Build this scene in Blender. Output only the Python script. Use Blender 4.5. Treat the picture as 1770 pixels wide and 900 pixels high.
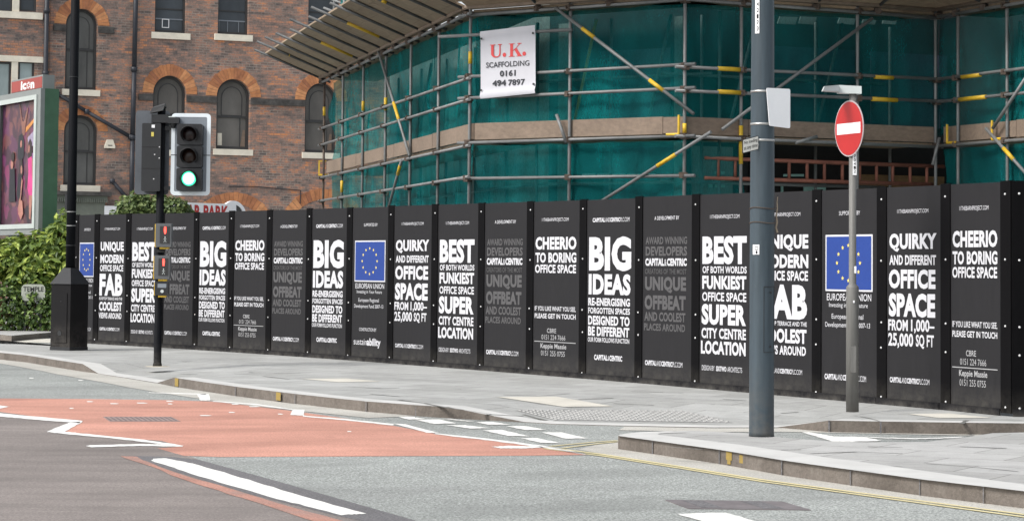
import bpy, bmesh, math, random
from mathutils import Vector, Matrix, noise as mnoise
random.seed(7)
R = math.radians
S = bpy.context.scene
COL = S.collection
for o in list(bpy.data.objects):
    bpy.data.objects.remove(o)

# ------------------------------------------------------------------ camera, sky, sun, exposure
F = 4000.0                      # focal length in photograph pixels (1770 wide)
PITCH, ROLL = 0.0524, 0.0090
CZ = 1.484                      # eye height above the pavement (z = 0)
CX, CY = 885.0, 255.0           # optical axis in the (cropped) photograph
fw = Vector((0, math.cos(PITCH), math.sin(PITCH)))
r0 = Vector((1, 0, 0)); u0 = Vector((0, -math.sin(PITCH), math.cos(PITCH)))
rt = r0*math.cos(ROLL) + u0*math.sin(ROLL)
up = u0*math.cos(ROLL) - r0*math.sin(ROLL)
EYE = Vector((0, 0, CZ))
cd = bpy.data.cameras.new('camera'); cam = bpy.data.objects.new('camera', cd); COL.objects.link(cam)
cd.sensor_width = 36; cd.lens = 36*F/1770.0; cd.sensor_fit = 'HORIZONTAL'
cd.shift_x = 0; cd.shift_y = (CY-450.0)/1770.0
cd.clip_start = 0.5; cd.clip_end = 2000
m = Matrix((rt, up, -fw)).transposed().to_4x4(); m.translation = EYE
cam.matrix_world = m
S.camera = cam

SUN_AZ = Vector((-0.85, -0.52)).normalized(); SUN_EL = R(46)
w = bpy.data.worlds.new('World'); S.world = w; w.use_nodes = True
nt = w.node_tree; bg = nt.nodes['Background']
sky = nt.nodes.new('ShaderNodeTexSky'); sky.sky_type = 'NISHITA'; sky.sun_disc = False
sky.sun_elevation = SUN_EL; sky.sun_rotation = math.atan2(SUN_AZ.x, SUN_AZ.y)
sky.air_density = 1.0; sky.dust_density = 3.0; sky.ozone_density = 1.0
hs = nt.nodes.new('ShaderNodeHueSaturation'); hs.inputs['Saturation'].default_value = 0.30
nt.links.new(sky.outputs[0], hs.inputs['Color']); nt.links.new(hs.outputs[0], bg.inputs['Color'])
bg.inputs['Strength'].default_value = 0.13
sl = bpy.data.lights.new('sun', 'SUN'); sl.energy = 1.5; sl.angle = R(14); sl.color = (1, 0.96, 0.9)
so = bpy.data.objects.new('sun', sl); COL.objects.link(so); so.location = (-20, -10, 30)
sd = Vector((SUN_AZ.x*math.cos(SUN_EL), SUN_AZ.y*math.cos(SUN_EL), math.sin(SUN_EL)))
so.rotation_euler = (-sd).to_track_quat('-Z', 'Y').to_euler()
S.view_settings.view_transform = 'Standard'; S.view_settings.look = 'None'
S.view_settings.exposure = 0.85; S.view_settings.gamma = 1.0
S.view_settings.use_curve_mapping = False

# ------------------------------------------------------------------ measuring helpers: photograph pixel -> world
def ray(u, v): return fw + rt*((u-CX)/F) + up*((CY-v)/F)
def gp(u, v, z=0.0):
    d = ray(u, v); t = (z-CZ)/d.z; return EYE + d*t
def at(u, v, Y):
    d = ray(u, v); return EYE + d*(Y/d.y)
def on_plane(u, v, p, n):
    d = ray(u, v); t = (p-EYE).dot(n)/d.dot(n); return EYE + d*t
def zat(x, y, v):
    k = (CY-v)/F
    a = Vector((x, y, 0)); A, B = a.dot(up), a.dot(fw)
    return CZ + (k*B - A)/(up.z - k*fw.z)

# ------------------------------------------------------------------ material helpers
def nodes_of(name):
    mt = bpy.data.materials.new(name); mt.use_nodes = True
    t = mt.node_tree; return mt, t, t.nodes['Principled BSDF']
def N(t, k, **kw):
    n = t.nodes.new(k)
    for a, b in kw.items(): setattr(n, a, b)
    return n
def mixc(t, f, a, b, mode='MIX'):
    n = N(t, 'ShaderNodeMix', data_type='RGBA', blend_type=mode)
    for i, x in ((0, f), (6, a), (7, b)):
        if isinstance(x, (int, float)): n.inputs[i].default_value = x
        elif isinstance(x, tuple): n.inputs[i].default_value = (*x[:3], 1)
        else: t.links.new(x, n.inputs[i])
    return n.outputs[2]
def ramp(t, f, stops):
    n = N(t, 'ShaderNodeValToRGB'); t.links.new(f, n.inputs[0]); e = n.color_ramp.elements
    while len(e) < len(stops): e.new(0.5)
    for k, (p, c) in zip(e, stops):
        k.position = p; k.color = (*c[:3], 1) if isinstance(c, tuple) else (c, c, c, 1)
    return n.outputs[0]
def noise(t, scale, detail=4, rough=0.55, vec=None, dist=0.0):
    n = N(t, 'ShaderNodeTexNoise'); n.inputs['Scale'].default_value = scale
    n.inputs['Detail'].default_value = detail; n.inputs['Roughness'].default_value = rough
    n.inputs['Distortion'].default_value = dist
    if vec is None: vec = coord(t)
    t.links.new(vec, n.inputs['Vector']); return n.outputs['Fac']
def coord(t, scale=None, rot=None):
    tc = N(t, 'ShaderNodeTexCoord'); o = tc.outputs['Object']
    if scale or rot:
        mp = N(t, 'ShaderNodeMapping'); t.links.new(o, mp.inputs[0])
        if scale: mp.inputs['Scale'].default_value = scale
        if rot: mp.inputs['Rotation'].default_value = rot
        o = mp.outputs[0]
    return o
def bump(t, b, h, strength=0.3, dist=0.02):
    n = N(t, 'ShaderNodeBump'); n.inputs['Strength'].default_value = strength; n.inputs['Distance'].default_value = dist
    t.links.new(h, n.inputs['Height']); t.links.new(n.outputs[0], b.inputs['Normal'])
def mat(name, c, rough=0.6, metal=0.0, var=0.25, scale=3.0, fine=40.0, bmp=0.0, spec=0.4):
    mt, t, b = nodes_of(name)
    n1 = noise(t, scale, 5); n2 = noise(t, fine, 3)
    lo = tuple(x*(1-var) for x in c); hi = tuple(min(1, x*(1+var)) for x in c)
    a = ramp(t, n1, [(0.3, lo), (0.7, hi)])
    f = ramp(t, n2, [(0.3, 1-var*0.5), (0.7, 1.0)])
    t.links.new(mixc(t, 1.0, a, f, 'MULTIPLY'), b.inputs['Base Color'])
    b.inputs['Roughness'].default_value = rough; b.inputs['Metallic'].default_value = metal
    b.inputs['Specular IOR Level'].default_value = spec
    if bmp: bump(t, b, n2, bmp)
    return mt
def paint(name, c, rough=0.5, spec=0.3, grime=(0.16, 0.15, 0.13), chip=(0.30, 0.29, 0.27), foot=0.5):
    mt, t, b = nodes_of(name)
    st = noise(t, 2.0, 5, 0.65, coord(t, (9, 9, 0.7))); n2 = noise(t, 26, 4, 0.7); n3 = noise(t, 5.5, 6, 0.75)
    a = ramp(t, st, [(0.3, tuple(x*0.80 for x in c)), (0.7, tuple(x*1.18 for x in c))])
    a = mixc(t, ramp(t, n2, [(0.66, 0.0), (0.74, 0.55)]), a, chip)
    tc = N(t, 'ShaderNodeTexCoord'); sp = N(t, 'ShaderNodeSeparateXYZ'); t.links.new(tc.outputs['Object'], sp.inputs[0])
    mr = N(t, 'ShaderNodeMapRange'); mr.inputs[1].default_value = 0.0; mr.inputs[2].default_value = foot; mr.inputs[3].default_value = 0.75; mr.inputs[4].default_value = 0.0
    t.links.new(sp.outputs[2], mr.inputs[0])
    mm = N(t, 'ShaderNodeMath', operation='MULTIPLY'); t.links.new(mr.outputs[0], mm.inputs[0]); t.links.new(ramp(t, n3, [(0.35, 0.0), (0.65, 1.0)]), mm.inputs[1])
    a = mixc(t, mm.outputs[0], a, grime)
    t.links.new(a, b.inputs['Base Color']); b.inputs['Specular IOR Level'].default_value = spec
    t.links.new(ramp(t, st, [(0.3, rough-.08), (0.7, rough+.12)]), b.inputs['Roughness']); bump(t, b, n2, 0.12, 0.004)
    return mt
def emis(name, c, e, strength):
    mt, t, b = nodes_of(name); b.inputs['Base Color'].default_value = (*c, 1)
    b.inputs['Emission Color'].default_value = (*e, 1); b.inputs['Emission Strength'].default_value = strength
    return mt

def ground_mat(name, c, speck=0.5, var=0.15, dirt=None, dirt_amt=0.0, streak=0.0, track=0.0):
    mt, t, b = nodes_of(name)
    big = noise(t, 0.35, 5, 0.6); mid = noise(t, 3.0, 4, 0.6); fine = noise(t, 52.0, 2, 0.7); fin2 = noise(t, 120.0, 1, 0.6)
    a = ramp(t, big, [(0.32, tuple(x*(1-var) for x in c)), (0.68, tuple(x*(1+var) for x in c))])
    a = mixc(t, 1.0, a, ramp(t, mid, [(0.3, 1-var*0.35), (0.7, 1+var*0.3)]), 'MULTIPLY')
    a = mixc(t, 1.0, a, ramp(t, fine, [(0.35, 1-speck), (0.5, 1.0), (0.66, 1+speck*1.3)]), 'MULTIPLY')
    a = mixc(t, 1.0, a, ramp(t, fin2, [(0.35, 1-speck*0.6), (0.65, 1+speck*0.6)]), 'MULTIPLY')
    if dirt:
        dn = noise(t, 0.8, 6, 0.65, dist=0.6)
        a = mixc(t, ramp(t, dn, [(0.5, 0.0), (0.72, dirt_amt)]), a, dirt)
    if streak:
        sv = coord(t, (0.25, 2.2, 1), (0, 0, R(-12)))
        sn = noise(t, 1.2, 5, 0.65, sv)
        a = mixc(t, 1.0, a, ramp(t, sn, [(0.35, 1-streak), (0.6, 1.0)]), 'MULTIPLY')
    if track:      # faint rubbed wheel paths along the carriageway
        wv = N(t, 'ShaderNodeTexWave', wave_type='BANDS', bands_direction='X'); wv.inputs['Scale'].default_value = 0.16
        wv.inputs['Distortion'].default_value = 5.0; wv.inputs['Detail'].default_value = 3.0; wv.inputs['Detail Scale'].default_value = 0.35
        t.links.new(coord(t, (1, 1, 1), (0, 0, R(58))), wv.inputs['Vector'])
        pn_ = noise(t, 0.5, 5, 0.6)
        mk_ = N(t, 'ShaderNodeMath', operation='MULTIPLY'); t.links.new(ramp(t, wv.outputs['Fac'], [(0.55, 0.0), (0.85, 1.0)]), mk_.inputs[0]); t.links.new(ramp(t, pn_, [(0.4, 0.0), (0.62, track)]), mk_.inputs[1])
        a = mixc(t, mk_.outputs[0], a, tuple(x*0.55 for x in c))
        ol = noise(t, 1.7, 3, 0.5); a = mixc(t, ramp(t, ol, [(0.70, 0.0), (0.78, track*0.8)]), a, tuple(x*0.5 for x in c))
    t.links.new(a, b.inputs['Base Color']); b.inputs['Roughness'].default_value = 0.9
    b.inputs['Specular IOR Level'].default_value = 0.25
    bump(t, b, fine, 0.35, 0.01)
    return mt
ASPHALT = ground_mat('worn_grey_asphalt', (0.275, 0.29, 0.278), 0.45, 0.10, (0.215, 0.215, 0.215), 0.35, 0.08, 0.4)
TARMAC = ground_mat('brown_tarmac', (0.225, 0.200, 0.187), 0.22, 0.12, (0.155, 0.138, 0.13), 0.5, 0.2, 0.3)
DARKTAR = ground_mat('dark_patch_tarmac', (0.14, 0.137, 0.142), 0.3, 0.14)
REDROAD = ground_mat('red_surfacing', (0.495, 0.256, 0.198), 0.22, 0.10, (0.365, 0.18, 0.14), 0.45, 0.14, 0.5)
GUTTER = ground_mat('concrete_channel', (0.43, 0.42, 0.385), 0.2, 0.10, (0.27, 0.25, 0.22), 0.4, 0.1)
def worn_paint(name, c, under, amt):
    mt, t, b = nodes_of(name)
    n = noise(t, 16.0, 5, 0.75); n2 = noise(t, 45.0, 2)
    f = ramp(t, n, [(0.56, 0.0), (0.70, amt)])
    a = mixc(t, f, mixc(t, 1.0, c, ramp(t, n2, [(0.3, 0.86), (0.7, 1.0)]), 'MULTIPLY'), under)
    t.links.new(a, b.inputs['Base Color']); b.inputs['Roughness'].default_value = 0.75
    return mt
WHITE_LINE = worn_paint('white_road_paint', (0.74, 0.74, 0.71), (0.3, 0.29, 0.28), 0.5)
YELLOW_LINE = worn_paint('yellow_road_paint', (0.62, 0.55, 0.31), (0.36, 0.35, 0.31), 0.8)
def paving_mat(name, c, bw, bh, ang):
    mt, t, b = nodes_of(name)
    v = coord(t, None, (0, 0, ang))
    br = N(t, 'ShaderNodeTexBrick'); t.links.new(v, br.inputs['Vector'])
    br.inputs['Color1'].default_value = (0.86, 0.86, 0.85, 1); br.inputs['Color2'].default_value = (1.07, 1.07, 1.07, 1)
    br.inputs['Mortar'].default_value = (0.50, 0.49, 0.47, 1)
    br.inputs['Scale'].default_value = 1; br.inputs['Brick Width'].default_value = bw; br.inputs['Row Height'].default_value = bh
    br.inputs['Mortar Size'].default_value = 0.008; br.inputs['Mortar Smooth'].default_value = 0.3
    big = noise(t, 0.45, 6, 0.6); mid = noise(t, 4.0, 5, 0.65); fine = noise(t, 55.0, 2)
    a = ramp(t, big, [(0.3, tuple(x*0.88 for x in c)), (0.7, tuple(x*1.08 for x in c))])
    a = mixc(t, 1.0, a, br.outputs['Color'], 'MULTIPLY')
    a = mixc(t, 1.0, a, ramp(t, mid, [(0.3, 0.86), (0.6, 1.03)]), 'MULTIPLY')
    a = mixc(t, 1.0, a, ramp(t, fine, [(0.3, 0.88), (0.7, 1.06)]), 'MULTIPLY')
    st = noise(t, 1.1, 6, 0.7, coord(t, (0.35, 1.6, 1)), 0.8)
    a = mixc(t, ramp(t, st, [(0.56, 0.0), (0.72, 0.55)]), a, tuple(x*0.66 for x in c))
    vo = N(t, 'ShaderNodeTexVoronoi'); vo.inputs['Scale'].default_value = 2.2; t.links.new(coord(t), vo.inputs['Vector'])
    a = mixc(t, ramp(t, vo.outputs['Distance'], [(0.045, 0.55), (0.075, 0.0)]), a, tuple(x*0.45 for x in c))
    t.links.new(a, b.inputs['Base Color']); b.inputs['Roughness'].default_value = 0.85
    b.inputs['Specular IOR Level'].default_value = 0.3
    bump(t, b, br.outputs['Fac'], -0.25, 0.01)
    return mt
PAVING = paving_mat('flag_paving', (0.375, 0.38, 0.37), 0.9, 0.6, R(32))
PAVING2 = paving_mat('island_paving', (0.40, 0.40, 0.392), 0.9, 0.6, R(30))
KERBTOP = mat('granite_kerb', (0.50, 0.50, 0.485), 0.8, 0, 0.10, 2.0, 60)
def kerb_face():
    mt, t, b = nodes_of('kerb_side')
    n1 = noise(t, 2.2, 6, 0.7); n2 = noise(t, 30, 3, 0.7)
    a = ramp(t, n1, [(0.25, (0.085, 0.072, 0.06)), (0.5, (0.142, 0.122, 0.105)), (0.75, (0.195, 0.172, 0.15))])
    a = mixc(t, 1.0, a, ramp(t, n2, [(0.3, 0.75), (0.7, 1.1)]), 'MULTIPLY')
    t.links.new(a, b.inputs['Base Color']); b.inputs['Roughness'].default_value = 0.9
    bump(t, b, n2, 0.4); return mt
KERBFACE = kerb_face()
PALE_SLAB = mat('pale_slab', (0.54, 0.52, 0.46), 0.85, 0, 0.12, 2, 40)

BOARD = paint('charcoal_board', (0.0175, 0.0170, 0.0188), 0.66, 0.2, (0.075, 0.07, 0.062), (0.03, 0.03, 0.032), 0.34)
BATTEN = paint('black_cover_strip', (0.0052, 0.005, 0.0056), 0.7, 0.05, (0.05, 0.046, 0.04), (0.014, 0.014, 0.015), 0.3)
PLINTH = paint('black_plinth', (0.010, 0.010, 0.012), 0.8, 0.1, (0.10, 0.094, 0.085), (0.03, 0.03, 0.03), 0.10)
WHITE_PRINT = mat('white_print', (0.56, 0.56, 0.59), 0.55, 0, 0.03)
GREY_PRINT = mat('grey_print', (0.083, 0.081, 0.084), 0.6, 0, 0.05)
LIGHT_PRINT = mat('light_grey_print', (0.36, 0.36, 0.37), 0.6, 0, 0.05)
BLUE_FLAG = mat('flag_blue', (0.012, 0.044, 0.235), 0.5, 0, 0.05)
STAR = mat('star_yellow', (0.75, 0.60, 0.16), 0.5, 0, 0.05)
BOLT = mat('bolt_head', (0.7, 0.7, 0.7), 0.35, 0.3, 0.05)
GALV = mat('galvanised_tube', (0.21, 0.215, 0.215), 0.55, 0.3, 0.30, 1.3, 18)
DARKTUBE = mat('dull_tube', (0.095, 0.098, 0.10), 0.6, 0.2, 0.35, 2, 20)
RUSTY = mat('rusty_coupler', (0.10, 0.075, 0.06), 0.7, 0.3, 0.4, 9, 30)
YELLOWP = mat('yellow_paint', (0.62, 0.40, 0.03), 0.5, 0, 0.2, 6, 30)
def wood(name, c, var=0.25, sc=(0.6, 8, 8)):
    mt, t, b = nodes_of(name)
    n = noise(t, 2.5, 5, 0.6, coord(t, sc)); k = noise(t, 0.9, 4)
    a = ramp(t, n, [(0.3, tuple(x*(1-var) for x in c)), (0.7, tuple(x*(1+var) for x in c))])
    a = mixc(t, 1.0, a, ramp(t, k, [(0.3, 0.8), (0.7, 1.1)]), 'MULTIPLY')
    g = N(t, 'ShaderNodeNewGeometry')
    a = mixc(t, 1.0, a, ramp(t, g.outputs['Random Per Island'], [(0, 0.72), (1, 1.15)]), 'MULTIPLY')
    t.links.new(a, b.inputs['Base Color']); b.inputs['Roughness'].default_value = 0.8; return mt
TIMBER = wood('scaffold_board', (0.215, 0.162, 0.122), 0.18)
FANWOOD = wood('fan_board', (0.30, 0.225, 0.155), 0.22)
PLY = wood('plywood', (0.20, 0.12, 0.055), 0.2)
RUSTRED = mat('rust_red_steel', (0.20, 0.075, 0.05), 0.7, 0, 0.25, 5, 30)
BLACKP = paint('black_post_paint', (0.0055, 0.0062, 0.008), 0.6, 0.09, (0.09, 0.085, 0.075), (0.02, 0.02, 0.022), 0.35)
BLACKP2 = paint('black_column_paint', (0.021, 0.022, 0.025), 0.5, 0.25, (0.05, 0.05, 0.045), (0.05, 0.05, 0.05), 0.3)
BLACKBOX = paint('black_cabinet_paint', (0.0095, 0.009, 0.0098), 0.65, 0.15, (0.075, 0.068, 0.06), (0.03, 0.028, 0.026), 0.55)
PLASTIC = mat('black_plastic', (0.021, 0.022, 0.024), 0.45, 0, 0.1)
HOODM = mat('matt_black_hood', (0.012, 0.012, 0.013), 0.6, 0, 0.1)
BOARDGREY = mat('grey_backboard', (0.20, 0.225, 0.255), 0.55, 0, 0.1)
BOARDBACK = mat('backboard_rear', (0.095, 0.105, 0.12), 0.55, 0, 0.15)
WHITEBORD = mat('white_border', (0.70, 0.76, 0.80), 0.4, 0, 0.04)
BLUEGREY = paint('blue_grey_paint', (0.044, 0.062, 0.076), 0.5, 0.35, (0.10, 0.095, 0.085), (0.085, 0.095, 0.105), 0.7)
POSTGREY = paint('grey_post_paint', (0.150, 0.148, 0.140), 0.5, 0.3, (0.11, 0.10, 0.09), (0.24, 0.235, 0.22), 0.6)
SIGNWHITE = mat('sign_white', (0.81, 0.815, 0.83), 0.4, 0, 0.03)
SIGNRED = mat('sign_red', (0.42, 0.016, 0.016), 0.35, 0, 0.06)
SIGNRIM = mat('sign_rim_grey', (0.42, 0.36, 0.37), 0.5, 0, 0.05)
SIGNBLACK = mat('sign_black', (0.03, 0.03, 0.03), 0.5, 0, 0.05)
STEEL = mat('steel_band', (0.45, 0.45, 0.44), 0.35, 0.7, 0.1)
LAMPGREY = mat('lamp_grey', (0.52, 0.56, 0.55), 0.5, 0, 0.05)
CREAM = mat('cream_stone', (0.78, 0.72, 0.60), 0.8, 0, 0.12, 3, 30)
DARKSTONE = mat('dark_stone_band', (0.085, 0.08, 0.075), 0.85, 0, 0.45, 5, 25)
FRAMEDK = mat('dark_window_frame', (0.05, 0.05, 0.05), 0.6, 0, 0.15)
PIPE = mat('black_iron_pipe', (0.03, 0.033, 0.042), 0.5, 0, 0.2)
GREENPAINT = mat('green_paint', (0.055, 0.125, 0.075), 0.6, 0, 0.15)
SILVERF = mat('silver_frame', (0.22, 0.235, 0.23), 0.5, 0.1, 0.06)
PALEFRAME = mat('pale_frame', (0.42, 0.46, 0.44), 0.5, 0, 0.04)
ICONRED = mat('dull_red_panel', (0.30, 0.055, 0.045), 0.5, 0, 0.08)
def glass_dark(name, c, rough=0.25):
    mt, t, b = nodes_of(name)
    n = noise(t, 1.2, 5, 0.6, coord(t, (1, 1, 0.5)))
    a = ramp(t, n, [(0.3, tuple(x*0.7 for x in c)), (0.7, tuple(x*1.35 for x in c))])
    t.links.new(a, b.inputs['Base Color']); b.inputs['Roughness'].default_value = rough
    b.inputs['Specular IOR Level'].default_value = 0.35; return mt
PANE = glass_dark('dusty_pane', (0.11, 0.11, 0.105), 0.3)
PANE2 = glass_dark('blue_grey_pane', (0.055, 0.065, 0.075), 0.3)
PANE3 = glass_dark('pale_pane', (0.30, 0.36, 0.36), 0.3)

def brick_mat(name, cols, bias=0.0):
    mt, t, b = nodes_of(name)
    tc = N(t, 'ShaderNodeTexCoord'); sp = N(t, 'ShaderNodeSeparateXYZ'); t.links.new(tc.outputs['Object'], sp.inputs[0])
    cb = N(t, 'ShaderNodeCombineXYZ'); t.links.new(sp.outputs[0], cb.inputs[0]); t.links.new(sp.outputs[2], cb.inputs[1])
    br = N(t, 'ShaderNodeTexBrick'); t.links.new(cb.outputs[0], br.inputs['Vector'])
    br.inputs['Color1'].default_value = (0, 0, 0, 1); br.inputs['Color2'].default_value = (1, 1, 1, 1)
    br.inputs['Mortar'].default_value = (0.5, 0.5, 0.5, 1)
    br.inputs['Scale'].default_value = 1; br.inputs['Brick Width'].default_value = 0.235; br.inputs['Row Height'].default_value = 0.079
    br.inputs['Mortar Size'].default_value = 0.007; br.inputs['Mortar Smooth'].default_value = 0.1
    mp = N(t, 'ShaderNodeMapping'); t.links.new(cb.outputs[0], mp.inputs[0]); mp.inputs['Scale'].default_value = (1.0, 1.9, 1)
    big = noise(t, 0.9, 6, 0.65, mp.outputs[0], 0.5); mid = noise(t, 3.2, 4, 0.6, mp.outputs[0])
    s1 = N(t, 'ShaderNodeMath', operation='MULTIPLY_ADD'); t.links.new(br.outputs['Color'], s1.inputs[0]); s1.inputs[1].default_value = 0.26
    t.links.new(big, s1.inputs[2])
    s2 = N(t, 'ShaderNodeMath', operation='MULTIPLY_ADD'); t.links.new(mid, s2.inputs[0]); s2.inputs[1].default_value = 0.95
    t.links.new(s1.outputs[0], s2.inputs[2])
    s3 = N(t, 'ShaderNodeMath', operation='SUBTRACT'); t.links.new(s2.outputs[0], s3.inputs[0]); s3.inputs[1].default_value = 0.655-bias
    a = ramp(t, s3.outputs[0], [(0.2, cols[0]), (0.42, cols[1]), (0.56, cols[2]), (0.74, cols[3])])
    ms = noise(t, 0.5, 4, 0.6, mp.outputs[0])
    mcol = ramp(t, ms, [(0.4, (0.16, 0.135, 0.12)), (0.62, (0.36, 0.32, 0.27))])
    a = mixc(t, br.outputs['Fac'], a, mcol)
    fn = noise(t, 18, 3, 0.7)
    a = mixc(t, 1.0, a, ramp(t, fn, [(0.3, 0.75), (0.7, 1.15)]), 'MULTIPLY')
    t.links.new(a, b.inputs['Base Color']); b.inputs['Roughness'].default_value = 0.9
    bump(t, b, br.outputs['Fac'], -0.5, 0.012); return mt
BRICK = brick_mat('weathered_brick', [(0.125, 0.103, 0.097), (0.275, 0.188, 0.155), (0.405, 0.215, 0.152), (0.62, 0.26, 0.12)])
BRICK2 = brick_mat('dull_brick', [(0.12, 0.10, 0.095), (0.26, 0.18, 0.15), (0.37, 0.20, 0.145), (0.52, 0.235, 0.12)], 0.0)
def vous():
    mt, t, b = nodes_of('orange_arch_brick')
    g = N(t, 'ShaderNodeNewGeometry'); n = noise(t, 6, 4)
    a = ramp(t, g.outputs['Random Per Island'], [(0.0, (0.36, 0.145, 0.075)), (0.5, (0.56, 0.235, 0.10)), (1.0, (0.66, 0.31, 0.14))])
    a = mixc(t, 1.0, a, ramp(t, n, [(0.3, 0.72), (0.7, 1.1)]), 'MULTIPLY')
    t.links.new(a, b.inputs['Base Color']); b.inputs['Roughness'].default_value = 0.9; return mt
VOUS = vous()
def leafm(name, dk, md, lt):
    mt, t, b = nodes_of(name)
    g = N(t, 'ShaderNodeNewGeometry')
    a = ramp(t, g.outputs['Random Per Island'], [(0.0, dk), (0.5, md), (0.85, lt), (1.0, tuple(x*1.25 for x in lt))])
    t.links.new(a, b.inputs['Base Color']); b.inputs['Roughness'].default_value = 0.5
    tr = N(t, 'ShaderNodeBsdfTranslucent'); t.links.new(a, tr.inputs[0])
    mx = N(t, 'ShaderNodeMixShader'); mx.inputs[0].default_value = 0.35
    out = t.nodes['Material Output']
    t.links.new(b.outputs[0], mx.inputs[1]); t.links.new(tr.outputs[0], mx.inputs[2]); t.links.new(mx.outputs[0], out.inputs[0])
    return mt
LEAF = leafm('glossy_shrub_leaf', (0.055, 0.10, 0.022), (0.19, 0.28, 0.06), (0.42, 0.50, 0.11))
IVY = leafm('ivy_leaf', (0.028, 0.06, 0.016), (0.085, 0.15, 0.036), (0.17, 0.25, 0.06))
IVY2 = leafm('pale_ivy_leaf', (0.04, 0.075, 0.022), (0.11, 0.165, 0.05), (0.22, 0.28, 0.10))
STEM = mat('woody_stem', (0.07, 0.05, 0.03), 0.9)
def netm():
    mt, t, b = nodes_of('teal_debris_net')
    n = noise(t, 0.8, 5, 0.6); fold = noise(t, 2.6, 5, 0.6, coord(t, (1.3, 1.3, 0.22)), 0.4); weave = noise(t, 70, 2, 0.5, coord(t, (1, 1, 0.25)))
    a = ramp(t, n, [(0.3, (0.008, 0.115, 0.126)), (0.7, (0.009, 0.225, 0.226))])
    a = mixc(t, 1.0, a, ramp(t, fold, [(0.3, 0.62), (0.5, 1.0), (0.7, 1.35)]), 'MULTIPLY')  # fold shading put into the net colour: darker creases, paler ridges
    df = N(t, 'ShaderNodeBsdfDiffuse'); tl = N(t, 'ShaderNodeBsdfTranslucent'); tp = N(t, 'ShaderNodeBsdfTransparent')
    t.links.new(a, df.inputs[0]); t.links.new(a, tl.inputs[0]); tp.inputs[0].default_value = (0.72, 0.97, 0.96, 1)
    bp = N(t, 'ShaderNodeBump'); bp.inputs['Strength'].default_value = 0.7; bp.inputs['Distance'].default_value = 0.12
    t.links.new(fold, bp.inputs['Height']); t.links.new(bp.outputs[0], df.inputs['Normal']); t.links.new(bp.outputs[0], tl.inputs['Normal'])
    m1 = N(t, 'ShaderNodeMixShader'); m1.inputs[0].default_value = 0.4
    t.links.new(df.outputs[0], m1.inputs[1]); t.links.new(tl.outputs[0], m1.inputs[2])
    big = noise(t, 0.55, 4, 0.55, coord(t, (1, 1, 0.6)))
    op = mixc(t, 1.0, ramp(t, weave, [(0.3, 0.72), (0.7, 1.0)]), ramp(t, big, [(0.32, 0.50), (0.5, 0.68), (0.68, 0.90)]), 'MULTIPLY')
    m2 = N(t, 'ShaderNodeMixShader'); t.links.new(op, m2.inputs[0])
    t.links.new(tp.outputs[0], m2.inputs[1]); t.links.new(m1.outputs[0], m2.inputs[2])
    t.nodes.remove(b); t.links.new(m2.outputs[0], t.nodes['Material Output'].inputs[0]); return mt
NET = netm()
WALL_L = mat('lit_toned_wall', (0.24, 0.245, 0.23), 0.85, 0, 0.3, 0.8, 20)  # pale tone makes the left face look brighter lit through its net
WALL_D = mat('shade_toned_wall', (0.028, 0.032, 0.034), 0.85, 0, 0.5, 0.5, 12)  # dark tone stands in for shade behind the centre and right nets
OLIVE = mat('olive_boarding', (0.15, 0.15, 0.085), 0.8, 0, 0.3, 1.0, 20)
VOID = mat('dark_opening', (0.012, 0.011, 0.011), 0.9, 0, 0.4, 1, 10)
BLUEWIN = glass_dark('blue_dark_window', (0.05, 0.06, 0.085), 0.3)
TURQ = mat('pale_turquoise_panel', (0.30, 0.50, 0.46), 0.5, 0, 0.1)

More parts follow.
